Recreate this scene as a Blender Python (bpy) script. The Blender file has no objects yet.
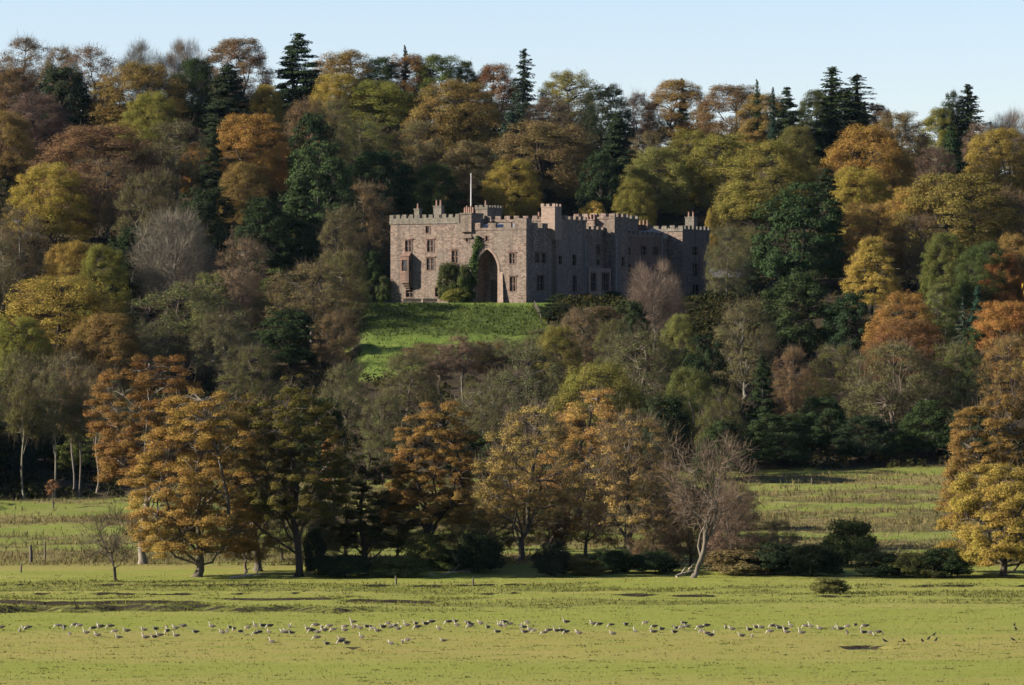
import bpy, math, random
import numpy as np
from mathutils import Vector

# ---------------------------------------------------------------- camera, sky, sun
SC = bpy.context.scene
COL = SC.collection
F = 4000.0                      # focal length in picture pixels (1024 wide)
CAMZ = 24.0
HY = 342.5                      # picture row of the horizon

cam_d = bpy.data.cameras.new("camera")
cam_d.sensor_width = 36.0
cam_d.lens = 36.0 * F / 1024.0
cam_d.clip_start = 1.0
cam_d.clip_end = 20000.0
cam = bpy.data.objects.new("camera", cam_d)
cam.location = (0, 0, CAMZ)
cam.rotation_euler = (math.radians(90), 0, 0)
COL.objects.link(cam)
SC.camera = cam

SUN_EL = math.radians(25)
SUN_AZ = math.radians(6)       # how far the sun stands behind the camera's left shoulder
to_sun = Vector((-math.cos(SUN_AZ) * math.cos(SUN_EL), -math.sin(SUN_AZ) * math.cos(SUN_EL), math.sin(SUN_EL)))
world = bpy.data.worlds.new("World")
SC.world = world
world.use_nodes = True
wn = world.node_tree
sky = wn.nodes.new("ShaderNodeTexSky")
sky.sky_type = 'NISHITA'
sky.sun_disc = False
sky.sun_elevation = SUN_EL
sky.sun_rotation = math.atan2(to_sun.x, to_sun.y)
sky.altitude = 0
sky.air_density = 1.0
sky.dust_density = 0.3
sky.ozone_density = 3.0
bg = wn.nodes["Background"]
tint = wn.nodes.new("ShaderNodeMix")
tint.data_type = 'RGBA'
tint.blend_type = 'MULTIPLY'
tint.inputs[0].default_value = 1.0
tint.inputs[7].default_value = (1.07, 0.97, 1.05, 1)
wn.links.new(sky.outputs[0], tint.inputs[6])
wn.links.new(tint.outputs[2], bg.inputs[0])
bg.inputs[1].default_value = 0.05
sun_d = bpy.data.lights.new("sun", 'SUN')
sun_d.energy = 5.0
sun_d.angle = math.radians(0.5)
sun_d.color = (1.0, 0.88, 0.72)
sun = bpy.data.objects.new("sun", sun_d)
sun.rotation_euler = to_sun.to_track_quat('Z', 'Y').to_euler()
COL.objects.link(sun)
SC.view_settings.view_transform = 'Standard'
SC.view_settings.look = 'None'
SC.view_settings.gamma = 1.0
SC.view_settings.exposure = 1.84
SC.cycles.use_denoising = True
SC.cycles.max_bounces = 5
SC.cycles.diffuse_bounces = 2
SC.cycles.transmission_bounces = 3
SC.cycles.transparent_max_bounces = 4
SC.cycles.caustics_reflective = False
SC.cycles.caustics_refractive = False

# ---------------------------------------------------------------- helpers
def mesh_quads(name, V, Q, mats, mi=None, smooth=False):
    """a mesh from vertices V (n,3) and quads Q (m,4)"""
    me = bpy.data.meshes.new(name)
    V = np.asarray(V, dtype=np.float32).reshape(-1, 3)
    Q = np.asarray(Q, dtype=np.int32).reshape(-1, 4)
    me.vertices.add(len(V))
    me.vertices.foreach_set("co", V.ravel())
    me.loops.add(len(Q) * 4)
    me.loops.foreach_set("vertex_index", Q.ravel())
    me.polygons.add(len(Q))
    me.polygons.foreach_set("loop_start", np.arange(len(Q), dtype=np.int32) * 4)
    me.polygons.foreach_set("loop_total", np.full(len(Q), 4, dtype=np.int32))
    for m in mats:
        me.materials.append(m)
    if mi is not None:
        me.polygons.foreach_set("material_index", np.asarray(mi, dtype=np.int32))
    me.polygons.foreach_set("use_smooth", np.full(len(Q), bool(smooth)))
    me.update(calc_edges=True)
    return me

def link(name, me, parent=None, loc=(0, 0, 0), rz=0.0, scale=(1, 1, 1), color=None):
    o = bpy.data.objects.new(name, me)
    COL.objects.link(o)
    o.location = loc
    o.rotation_euler = (0, 0, rz)
    o.scale = scale
    if parent is not None:
        o.parent = parent
    if color is not None:
        o.color = (color[0], color[1], color[2], 1.0)
    return o

def tag(o, label=None, cat=None, group=None, kind=None):
    if label: o["label"] = label
    if cat: o["category"] = cat
    if group: o["group"] = group
    if kind: o["kind"] = kind
    return o

def thing(name, label, cat, loc=(0, 0, 0), rz=0.0, group=None):
    return tag(link(name, None, None, loc, rz), label, cat, group)

class Nodes:
    """small shorthand for building a material's node tree"""
    def __init__(self, name):
        self.m = bpy.data.materials.new(name)
        self.m.use_nodes = True
        self.t = self.m.node_tree
        self.t.nodes.clear()
        self.out = self.t.nodes.new("ShaderNodeOutputMaterial")
    def n(self, typ, **kw):
        nd = self.t.nodes.new("ShaderNode" + typ)
        for k, v in kw.items():
            setattr(nd, k, v)
        return nd
    def l(self, a, b):
        self.t.links.new(a, b)
    def noise(self, vec, scale, detail=3.0, rough=0.55):
        nd = self.n("TexNoise")
        nd.inputs["Scale"].default_value = scale
        nd.inputs["Detail"].default_value = detail
        nd.inputs["Roughness"].default_value = rough
        if vec is not None: self.l(vec, nd.inputs["Vector"])
        return nd.outputs["Fac"]
    def ramp(self, fac, lo, hi, c0=(0, 0, 0), c1=(1, 1, 1)):
        nd = self.n("ValToRGB")
        e = nd.color_ramp.elements
        e[0].position, e[1].position = lo, hi
        e[0].color, e[1].color = (*c0, 1), (*c1, 1)
        self.l(fac, nd.inputs[0])
        return nd.outputs[0]
    def mix(self, fac, a, b, blend='MIX'):
        nd = self.n("Mix", data_type='RGBA', blend_type=blend)
        for sock, v in ((nd.inputs[0], fac), (nd.inputs[6], a), (nd.inputs[7], b)):
            if isinstance(v, (int, float)): sock.default_value = v
            elif isinstance(v, tuple): sock.default_value = (*v, 1)
            else: self.l(v, sock)
        return nd.outputs[2]
    def math(self, op, a, b=0.0, clamp=False):
        nd = self.n("Math", operation=op, use_clamp=clamp)
        for sock, v in ((nd.inputs[0], a), (nd.inputs[1], b)):
            if isinstance(v, (int, float)): sock.default_value = v
            else: self.l(v, sock)
        return nd.outputs[0]
    def mapping(self, vec, scale):
        nd = self.n("Mapping")
        nd.inputs["Scale"].default_value = scale
        self.l(vec, nd.inputs["Vector"])
        return nd.outputs[0]
    def bump(self, h, strength, dist):
        nd = self.n("Bump")
        nd.inputs["Strength"].default_value = strength
        nd.inputs["Distance"].default_value = dist
        self.l(h, nd.inputs["Height"])
        return nd.outputs[0]
    def principled(self, col, rough=0.85, normal=None, spec=0.25):
        p = self.n("BsdfPrincipled")
        if isinstance(col, tuple): p.inputs["Base Color"].default_value = (*col, 1)
        else: self.l(col, p.inputs["Base Color"])
        p.inputs["Roughness"].default_value = rough
        p.inputs["Specular IOR Level"].default_value = spec
        if normal is not None: self.l(normal, p.inputs["Normal"])
        self.l(p.outputs[0], self.out.inputs[0])
        return p

def leaf_material(name, trans=0.3, hue=0.035, spread=0.35):
    k = Nodes(name)
    info = k.n("ObjectInfo")
    tc = k.n("TexCoord")
    geo = k.n("NewGeometry")
    big = k.noise(tc.outputs["Object"], 0.35, 3)
    hs = k.n("HueSaturation")
    k.l(info.outputs["Color"], hs.inputs["Color"])
    k.l(k.math('ADD', k.math('MULTIPLY', big, hue * 2.4), 0.507 - hue * 1.2), hs.inputs["Hue"])
    k.l(k.math('ADD', k.math('MULTIPLY', geo.outputs["Random Per Island"], spread * 2.3), 1.14 * (1 - spread)), hs.inputs["Value"])
    hs.inputs["Saturation"].default_value = 0.9
    d = k.n("BsdfDiffuse"); t = k.n("BsdfTranslucent"); mx = k.n("MixShader")
    k.l(hs.outputs[0], d.inputs[0]); k.l(hs.outputs[0], t.inputs[0])
    mx.inputs[0].default_value = trans
    k.l(d.outputs[0], mx.inputs[1]); k.l(t.outputs[0], mx.inputs[2])
    k.l(mx.outputs[0], k.out.inputs[0])
    return k.m

def bark_material():
    k = Nodes("bark")
    info = k.n("ObjectInfo"); tc = k.n("TexCoord")
    n1 = k.noise(k.mapping(tc.outputs["Object"], (3, 3, 0.7)), 1.5, 5, 0.65)
    col = k.mix(k.ramp(n1, 0.3, 0.7), (0.55, 0.52, 0.48), (1.35, 1.3, 1.22))
    k.principled(k.mix(1.0, info.outputs["Color"], col, 'MULTIPLY'), 0.95, k.bump(n1, 0.6, 0.08))
    return k.m

LEAF = leaf_material("leaf")
NEEDLE = leaf_material("needle", 0.12, 0.02, 0.3)
TWIG = leaf_material("twig", 0.0, 0.02, 0.35)
BARK = bark_material()

# ---------------------------------------------------------------- terrain
def sstep(x, a, b):
    t = np.clip((x - a) / (b - a), 0, 1)
    return t * t * (3 - 2 * t)

rng0 = np.random.default_rng(5)
_waves = [(rng0.uniform(-1, 1, 2), rng0.uniform(0, 6.28)) for _ in range(40)]
def wob(X, Y, wl, seed=0, n=5):
    """cheap smooth noise, about -1..1, wavelength WL"""
    s = 0
    for i in range(n):
        d, p = _waves[(seed * 7 + i) % 40]
        d = d / np.hypot(*d)
        s = s + np.sin((X * d[0] + Y * d[1]) * 6.283 / (wl * (0.6 + 0.25 * i)) + p + seed)
    return s / (n * 0.7)

CREST_X = np.array([-900, -100, 0, 120, 300, 360, 440, 550, 640, 750, 850, 950, 1024, 1150, 2000])
CREST_P = np.array([130, 118, 112, 112, 110, 125, 128, 142, 158, 148, 146, 176, 188, 195, 200])
def crest_z(px):
    return CAMZ + (HY - np.interp(px, CREST_X, CREST_P)) / F * 900.0

# creek edges on the pasture: (row at the mid, first column, last column, depth in m, wobble, seed)
STEPS = [(611.5, -80, 490, 0.5, 1.4, 12), (603.0, 470, 1110, 0.2, 2.0, 13), (590.0, -80, 560, 0.2, 1.8, 14), (588.5, 690, 900, 0.3, 1.6, 15)]   # low turf banks facing us
CREEKS = [(606.5, -60, 210, 0.62, 0.9, 1), (599.5, 210, 350, 0.5, 0.8, 2), (602.5, 335, 445, 0.9, 1.0, 3), (593.0, -40, 545, 0.34, 0.9, 4), 
          (596.5, 590, 885, 0.34, 1.0, 9), (586.0, -30, 540, 0.26, 0.9, 5), (585.5, 900, 1060, 0.26, 0.8, 10)]
POOLS = [(862, 647.5, 26, 2.4, 0.32), (356, 648, 8, 2.2, 0.25)]   # col, row, half width px, half depth m, depth

def step_line(X, Y, px, row, c0, c1, wb, sd):
    Yc = F * CAMZ / (row - HY)
    yy = Y - Yc - wb * wob(X, X * 0.2, 17, sd) - 0.9 * wob(X, X * 0.3, 6, sd + 1) - 0.35 * wob(X, X * 0.5, 2.2, sd + 2)
    m = sstep(px, c0, c0 + 40) * (1 - sstep(px, c1 - 40, c1)) * np.clip(0.8 + 0.5 * wob(X, X * 0.3, 26, sd + 3), 0.1, 1.2)
    return yy, m, Yc

def creek_line(X, Y, px, row, c0, c1, wb, sd, dep=0.3):
    Yc = F * CAMZ / (row - HY)
    yy = Y - Yc - wb * wob(X, X * 0.3, 24, sd) - 0.35 * wob(X, X, 5.1, sd + 2) - 0.15 * wob(X, X * 0.5, 1.9, sd + 3)
    brk = np.clip(0.45 + 0.6 * wob(X, X * 0.2, 16, sd + 1) + 0.7 * wob(X, X * 0.1, 3.0, sd + 4) + 0.4 * wob(X, X * 0.1, 1.4, sd + 5), 0.0, 1.15)
    if dep > 0.45: brk = np.clip(0.95 + 0.35 * wob(X, X * 0.2, 16, sd + 1) + 0.35 * wob(X, X * 0.1, 3.0, sd + 4), 0.25, 1.2)
    return yy, sstep(px, c0, c0 + 25) * (1 - sstep(px, c1 - 25, c1)) * brk

def pool_line(X, Y, col, row, hw, hd):
    Yc = F * CAMZ / (row - HY)
    Xc = (col - 512) / F * Yc
    a = hw / F * Yc
    u = (X - Xc - 0.6 * wob(Y, X, 2.1, 6)) / (a * 1.08)
    wx = np.clip(1.15 - u * u * 1.15, 0, 1)
    return Y - (Yc + hd) + 1.1 * hd * u * u - 0.5 * wob(X, X * 0.4, 2.3, 5) - 0.2 * wob(X, X, 0.9, 7), wx

def ground_z(X, Y, fine=True):
    X = np.asarray(X, dtype=float); Y = np.asarray(Y, dtype=float)
    Ys = np.maximum(Y, 50.0)
    px = 512 + F * X / Ys
    pc = np.clip(px, -600, 1700)
    zc = crest_z(pc)
    wild = np.interp(Y, [0, 415, 430, 470, 505, 540, 600, 640], [0, 0, 0.3, 2.0, 4.1, 6.8, 14.0, 19.5])
    t = np.clip((Y - 640) / 260, 0, 1)
    wild = wild + (zc - 19.5) * (t * 0.85 + 0.15 * np.sin(t * np.pi / 2)) * (Y > 640)
    Yp = Y + (1.3 * wob(X, Y * 0.2, 15, 21) + 0.5 * wob(X, Y, 4, 22)) * sstep(Y, 600, 640) * (1 - sstep(Y, 672, 690))
    park = np.interp(Yp, [0, 415, 430, 470, 505, 540, 625, 650, 668, 742, 760], [0, 0, 0.3, 2.0, 4.1, 6.8, 20.5, 26.0, 30.65, 30.75, 33.5])
    t2 = np.clip((Y - 760) / 140, 0, 1)
    park = park + (zc - 33.5) * t2 * (Y > 760)
    m = sstep(px, 330, 372) * (1 - sstep(px, 742, 790))
    z = wild * (1 - m) + park * m
    back = np.clip((Y - 905) / 400, 0, 1)
    z = z * (1 - 0.8 * back * back * (3 - 2 * back))
    hillm = sstep(Y, 425, 480)
    flatm = sstep(Y, 655, 668) * (1 - sstep(Y, 745, 765)) * m
    z = z + hillm * (1 - flatm) * (0.35 * wob(X, Y, 22, 1) + 0.12 * wob(X, Y, 6, 2))
    if fine:
        near = sstep(Y, 230, 280) * (1 - sstep(Y, 412, 440))
        z = z + near * (0.06 * wob(X, Y, 17, 3) + 0.03 * wob(X, Y, 4, 4) + 0.015 * wob(X, Y, 1.7, 9))
        for row, c0, c1, hh, wb, sd in STEPS:
            yy, m, Yc = step_line(X, Y, px, row, c0, c1, wb, sd)
            lump = 0.16 * hh * wob(X, Y * 2, 1.9, sd + 2) * np.exp(-(yy / 1.2) ** 2) * 2
            z = z + m * (hh * sstep(yy, -0.55, 0.5) * (1 - sstep(Y, Yc + 5, Yc + 26)) + lump)
        for row, c0, c1, dep, wb, sd in CREEKS:
            yy, dm = creek_line(X, Y, px, row, c0, c1, wb, sd, dep)
            prof = np.where(yy < 0, np.clip(1 + yy / 5.0, 0, 1) ** 1.6, np.clip(1 - yy / 0.3, 0, 1))
            lip = 0.1 * np.exp(-((yy - 1.6) / 1.5) ** 2)
            z = z - dep * (0.75 if dep < 0.45 else 0.92) * dm * prof + lip * dm
        for col, row, hw, hd, dep in POOLS:
            yy, wx = pool_line(X, Y, col, row, hw, hd)
            z = z - dep * wx * np.where(yy < 0, np.clip(1 + yy / (2.2 * hd), 0, 1) ** 0.8, np.clip(1 - yy / 0.3, 0, 1))
    return z

def gz(x, y):
    return float(ground_z(np.array([x]), np.array([y]))[0])

def px_xy(px, Y):
    return (px - 512) / F * Y

def base_Y(py):
    """distance at which a ground point shows on picture row PY (central columns)"""
    ys = np.arange(270, 660, 0.5)
    r = HY - F * (ground_z(0 * ys, ys, False) - CAMZ) / ys
    return float(np.interp(-py, -r, ys))

def ground_zone(X, Y):
    px = 512 + F * X / np.maximum(Y, 50)
    w = wob(X, Y, 9, 8) * 4
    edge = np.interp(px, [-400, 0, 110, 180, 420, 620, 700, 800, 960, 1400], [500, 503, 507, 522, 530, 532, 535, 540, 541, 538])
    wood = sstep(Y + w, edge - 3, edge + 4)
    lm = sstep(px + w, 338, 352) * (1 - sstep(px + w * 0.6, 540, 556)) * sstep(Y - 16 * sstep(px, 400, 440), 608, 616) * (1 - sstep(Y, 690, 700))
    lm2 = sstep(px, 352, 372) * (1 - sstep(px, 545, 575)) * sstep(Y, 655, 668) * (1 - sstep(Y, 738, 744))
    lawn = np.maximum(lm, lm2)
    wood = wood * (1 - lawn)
    meadow = sstep(Y, 418, 440) * (1 - wood) * (1 - lawn)
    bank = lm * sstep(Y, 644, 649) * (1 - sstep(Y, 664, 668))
    return wood, lawn, meadow, bank

def meadow_straw(X, Y):
    return sstep(wob(X * 0.22, Y, 30, 23) + 0.55 * wob(X * 0.5, Y, 9, 24) + 0.3 * wob(X, Y, 3.5, 25), -0.25, 0.25)

def wet_masks(X, Y):
    """mud on the creek banks and pool rims, rough strips beside the creeks, straw bands"""
    px = 512 + F * X / np.maximum(Y, 50)
    row = HY + F * CAMZ / np.maximum(Y, 50)
    mud = 0 * X
    for rw, c0, c1, dep, wb, sd in CREEKS:
        yy, dm = creek_line(X, Y, px, rw, c0, c1, wb, sd, dep)
        mud = np.maximum(mud, np.clip(dm * 1.6, 0, 1) * sstep(yy, -0.9, -0.25) * (1 - sstep(yy, 0.25, 0.5)))
    for col, rw, hw, hd, dep in POOLS:
        yy, wx = pool_line(X, Y, col, rw, hw, hd)
        mud = np.maximum(mud, wx * sstep(yy, -1.2 * hd, -0.5 * hd) * (1 - sstep(yy, 0.3, 0.55)))
    stepm = 0 * X
    for rw, c0, c1, hh, wb, sd in STEPS:
        yy, m, Yc = step_line(X, Y, px, rw, c0, c1, wb, sd)
        f = np.clip(m * min(1.0, hh / 0.3), 0, 1)
        stepm = np.maximum(stepm, f * sstep(yy, -2.0, -0.6) * (1 - sstep(yy, 0.8, 3.0)))
        mud = np.maximum(mud, 0.4 * f * sstep(yy, -0.75, -0.45) * (1 - sstep(yy, -0.1, 0.25)) * np.clip(0.5 + wob(X, X, 4.3, sd + 1), 0, 1))
    w = wob(X, Y, 9, 16) + 1.2 * wob(X, Y * 2, 33, 18)
    row = row + 2.2 * wob(X, Y, 41, 19) + 1.0 * w
    rough = 0 * X
    rough = np.maximum(rough, sstep(row, 584, 585.5) * (1 - sstep(row, 590, 592)) * 0.6 * (1 - sstep(px, 520, 560)))
    rough = np.maximum(rough, 0.75 * sstep(wob(X, Y * 1.0, 30, 17) + 0.6 * w, 0.35, 0.6) * sstep(row, 583, 586) * (1 - sstep(row, 606, 612)))
    rough = np.maximum(rough * 0.75, stepm)
    straw = sstep(row, 626, 640) * (1 - sstep(row, 655, 664)) + 0.7 * sstep(row, 676, 682)
    lush = sstep(row, 660, 666) * (1 - sstep(row, 674, 679)) + sstep(row, 611, 614) * (1 - sstep(row, 620, 628))
    near = sstep(Y, 262, 272) * (1 - sstep(Y, 412, 420))
    rb = meadow_straw(X, Y)
    far = sstep(Y, 416, 424)
    return mud * near, rough * near, straw * near + rb * far, lush * near

def build_ground():
    xs = np.concatenate([[-6000, -3500, -2000, -1200, -800, -500, -350, -260, -200], np.arange(-160, -74, 4.0), np.arange(-74, 74, 0.75), np.arange(74, 161, 4.0),
                         [200, 260, 350, 500, 800, 1200, 2000, 3500, 6000]])
    ys = np.concatenate([[-6000, -2000, -600, -200, -20, 60, 120, 180, 230, 260], np.arange(272, 300, 1.2), np.arange(300, 326, 0.2), np.arange(326, 352, 0.4), np.arange(352, 414, 0.2), np.arange(414, 560, 1.5),
                         np.arange(560, 700, 1.25), np.arange(700, 930, 5.0), [960, 1000, 1060, 1130, 1200, 1300, 1500, 2000, 3000, 6000, 9000]])
    X, Y = np.meshgrid(xs, ys)
    Z = ground_z(X, Y)
    V = np.stack([X, Y, Z], -1).reshape(-1, 3)
    nx, ny = len(xs), len(ys)
    i = np.arange(ny - 1)[:, None] * nx + np.arange(nx - 1)[None]
    Q = np.stack([i, i + 1, i + nx + 1, i + nx], -1).reshape(-1, 4)
    me = mesh_quads("ground", V, Q, [ground_material()], smooth=True)
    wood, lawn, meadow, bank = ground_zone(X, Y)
    a = me.attributes.new("zone", 'FLOAT_COLOR', 'POINT')
    a.data.foreach_set("color", np.stack([wood, lawn, meadow, bank], -1).astype(np.float32).ravel())
    a = me.attributes.new("wet", 'FLOAT_COLOR', 'POINT')
    a.data.foreach_set("color", np.stack(wet_masks(X, Y), -1).astype(np.float32).ravel())
    tag(link("ground", me), kind="structure")

def ground_material():
    k = Nodes("ground")
    geo = k.n("NewGeometry")
    pos = geo.outputs["Position"]
    at = k.n("Attribute", attribute_name="zone")
    sep = k.n("SeparateColor"); k.l(at.outputs["Color"], sep.inputs[0])
    wood, lawn, meadow = sep.outputs[0], sep.outputs[1], sep.outputs[2]
    bank = at.outputs["Alpha"]
    # wet pasture: bands of green and straw turf stretched along x
    st = k.mapping(pos, (0.25, 1.0, 1.0))
    n1 = k.noise(st, 0.16, 4, 0.6); n2 = k.noise(st, 1.1, 5, 0.65); n3 = k.noise(pos, 5.0, 4, 0.7)
    grass = k.mix(k.ramp(n1, 0.38, 0.66), (0.146, 0.17, 0.031), (0.198, 0.184, 0.053))
    grass = k.mix(k.ramp(n2, 0.42, 0.7), grass, (0.13, 0.152, 0.02))
    grass = k.mix(k.ramp(n3, 0.5, 0.72), grass, (0.075, 0.08, 0.02))
    wt = k.n("Attribute", attribute_name="wet")
    ws = k.n("SeparateColor"); k.l(wt.outputs["Color"], ws.inputs[0])
    patch = k.noise(k.mapping(pos, (0.4, 1.0, 1.0)), 0.5, 5, 0.65)
    grass = k.mix(k.math('MULTIPLY', ws.outputs[2], k.math('MULTIPLY', k.ramp(patch, 0.35, 0.65), 0.8)), grass, (0.2, 0.16, 0.05))
    grass = k.mix(k.math('MULTIPLY', wt.outputs["Alpha"], k.math('MULTIPLY', k.ramp(patch, 0.3, 0.6), 0.75)), grass, (0.135, 0.155, 0.022))
    grass = k.mix(k.math('MULTIPLY', ws.outputs[1], k.ramp(n2, 0.3, 0.62)), grass, (0.05, 0.055, 0.016))
    clod = k.noise(k.mapping(pos, (0.45, 1.0, 1.0)), 2.3, 4, 0.6)
    grass = k.mix(k.ramp(clod, 0.6, 0.72), grass, (0.05, 0.056, 0.014))
    grass = k.mix(k.ramp(k.math('ADD', ws.outputs[0], k.math('MULTIPLY', k.math('SUBTRACT', k.noise(k.mapping(pos, (0.8, 1.0, 2.0)), 2.4, 5, 0.75), 0.5), 2.4)), 0.5, 0.66), grass, (0.006, 0.0056, 0.004))
    # rough meadow: straw, rushes, green flushes
    m1 = k.noise(k.mapping(pos, (0.35, 1.0, 1.0)), 0.12, 5, 0.65)
    mead = k.mix(ws.outputs[2], (0.105, 0.138, 0.02), k.mix(k.ramp(m1, 0.44, 0.56), (0.12, 0.1, 0.04), (0.06, 0.055, 0.02)))
    mead = k.mix(k.ramp(n2, 0.45, 0.75), mead, (0.18, 0.15, 0.065))
    mead = k.mix(k.ramp(n3, 0.52, 0.75), mead, (0.05, 0.05, 0.015))
    lw = k.mix(k.ramp(k.noise(pos, 0.5, 5, 0.65), 0.35, 0.7), (0.058, 0.098, 0.014), (0.095, 0.12, 0.023))
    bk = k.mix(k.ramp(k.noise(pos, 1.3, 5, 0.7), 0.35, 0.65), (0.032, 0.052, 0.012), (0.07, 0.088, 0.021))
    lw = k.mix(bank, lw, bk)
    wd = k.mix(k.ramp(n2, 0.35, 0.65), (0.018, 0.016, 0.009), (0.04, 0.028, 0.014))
    col = k.mix(meadow, grass, mead)
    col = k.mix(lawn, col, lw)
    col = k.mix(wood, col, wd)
    # bare mud where the creek banks are too steep for turf
    sn = k.n("SeparateXYZ"); k.l(geo.outputs["True Normal"], sn.inputs[0])
    steep = k.ramp(sn.outputs[2], 0.72, 0.9, (1, 1, 1), (0, 0, 0))
    steep = k.mix(1.0, steep, k.ramp(wood, 0.0, 0.2, (1, 1, 1), (0, 0, 0)), 'MULTIPLY')
    col = k.mix(steep, col, (0.03, 0.024, 0.017))
    h = k.math('ADD', n3, k.math('MULTIPLY', k.noise(pos, 14.0, 3, 0.7), 0.6))
    k.principled(col, 0.95, k.bump(h, 0.8, 0.22), 0.1)
    return k.m

build_ground()

def build_pools():
    k = Nodes("still_water")
    geo = k.n("NewGeometry")
    p = k.principled((0.02, 0.02, 0.018), 0.12, k.bump(k.noise(geo.outputs["Position"], 6, 2), 0.15, 0.02), 0.5)
    labels = ["long dark pool in the pasture beside the black rooks", None, None, None]
    for (col, row, hw, hd, dep), lb in zip(POOLS, labels):
        Yc = F * CAMZ / (row - HY); Xc = px_xy(col, Yc); a = hw / F * Yc
        n = 40
        z = gz(Xc, Yc + hd * 0.6) + 0.06
        V = [(Xc, Yc, z)]; Q = []
        for i in range(n):
            t = 6.2832 * i / n
            V.append((Xc + 1.05 * a * math.cos(t), Yc + 1.05 * hd * math.sin(t), z))
        for i in range(0, n, 2):
            Q.append((0, 1 + i, 1 + (i + 1) % n, 1 + (i + 2) % n))
        tag(link("water_pool", mesh_quads("water_pool", V, Q, [k.m])), kind="structure")
build_pools()

# ---------------------------------------------------------------- castle
C0 = Vector((2.5, 670.0, 30.7))
CR = math.radians(-30)
def fx(px):                       # picture column -> place along the lit front
    q = (px - 512) / F
    return (q * 670 - C0.x) / (0.866 + 0.5 * q)
def fz(px, py):
    Y = 670 - 0.5 * fx(px)
    return CAMZ + (HY - py) * Y / F - C0.z
def fxd(px, y):                   # the same for something Y behind the front
    return fx(px) - 0.577 * y
def ryd(px, x):                   # and for something X in from the shaded side
    return ry(px) - 1.74 * x
def ry(px):                       # picture column -> place along the shaded side
    q = (px - 512) / F
    return (q * 670 - C0.x) / (0.5 - 0.866 * q)
def rz_(px, py):
    Y = 670 + 0.866 * ry(px)
    return CAMZ + (HY - py) * Y / F - C0.z

def stone(name, c0, c1, c2):
    k = Nodes(name)
    tc = k.n("TexCoord")
    o = tc.outputs["Object"]
    v = k.n("TexVoronoi"); v.inputs["Scale"].default_value = 1.0
    k.l(k.mapping(o, (2.6, 2.6, 4.2)), v.inputs["Vector"])
    big = k.noise(o, 0.16, 5, 0.65)
    fin = k.noise(o, 2.2, 5, 0.7)
    sc = k.n("SeparateColor"); k.l(v.outputs["Color"], sc.inputs[0])
    col = k.mix(k.ramp(sc.outputs[0], 0.1, 0.9), c0, c1)
    col = k.mix(k.ramp(big, 0.42, 0.68), col, c2)
    col = k.mix(k.ramp(fin, 0.55, 0.75), col, tuple(x * 0.5 for x in c0))
    streak = k.noise(k.mapping(o, (0.9, 0.9, 0.07)), 1.0, 4, 0.7)
    col = k.mix(k.math('MULTIPLY', k.ramp(streak, 0.5, 0.72), 0.75), col, tuple(x * 0.38 for x in c2))
    h = k.math('ADD', v.outputs["Distance"], fin)
    k.principled(col, 0.92, k.bump(h, 0.6, 0.05), 0.15)
    return k.m
STONE = stone("pink_sandstone", (0.075, 0.056, 0.046), (0.172, 0.131, 0.106), (0.105, 0.09, 0.074))
GREYST = stone("grey_stone", (0.075, 0.068, 0.056), (0.135, 0.122, 0.1), (0.085, 0.078, 0.062))
TRIM = stone("dressed_sandstone", (0.158, 0.118, 0.096), (0.202, 0.154, 0.125), (0.173, 0.130, 0.101))
REDST = stone("red_sandstone", (0.09, 0.056, 0.044), (0.14, 0.09, 0.07), (0.11, 0.08, 0.062))
def plain(name, c, rough=0.8, spec=0.25, scale=3.0, var=0.3, metal=0.0):
    k = Nodes(name)
    tc = k.n("TexCoord")
    n = k.noise(tc.outputs["Object"], scale, 5, 0.65)
    p = k.principled(k.mix(k.ramp(n, 0.3, 0.7), tuple(x * (1 - var) for x in c), tuple(min(1, x * (1 + var)) for x in c)), rough, k.bump(n, 0.25, 0.03), spec)
    p.inputs["Metallic"].default_value = metal
    return k.m
GLASS = plain("dark_glass", (0.012, 0.014, 0.018), 0.08, 0.6, 0.6, 0.4)
LEAD = plain("lead_sheet", (0.15, 0.155, 0.165), 0.6, 0.25)
SLATE = plain("slate", (0.1, 0.1, 0.11), 0.7)
OAKD = plain("old_oak_door", (0.045, 0.03, 0.02), 0.7)
POTC = plain("clay_pot", (0.16, 0.1, 0.075), 0.8)
PIPE = plain("painted_iron", (0.15, 0.16, 0.17), 0.5)
WHITE = plain("white_paint", (0.34, 0.33, 0.31), 0.5, 0.3, 3, 0.08)
WOODG = plain("weathered_timber", (0.075, 0.064, 0.05), 0.85)

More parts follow.
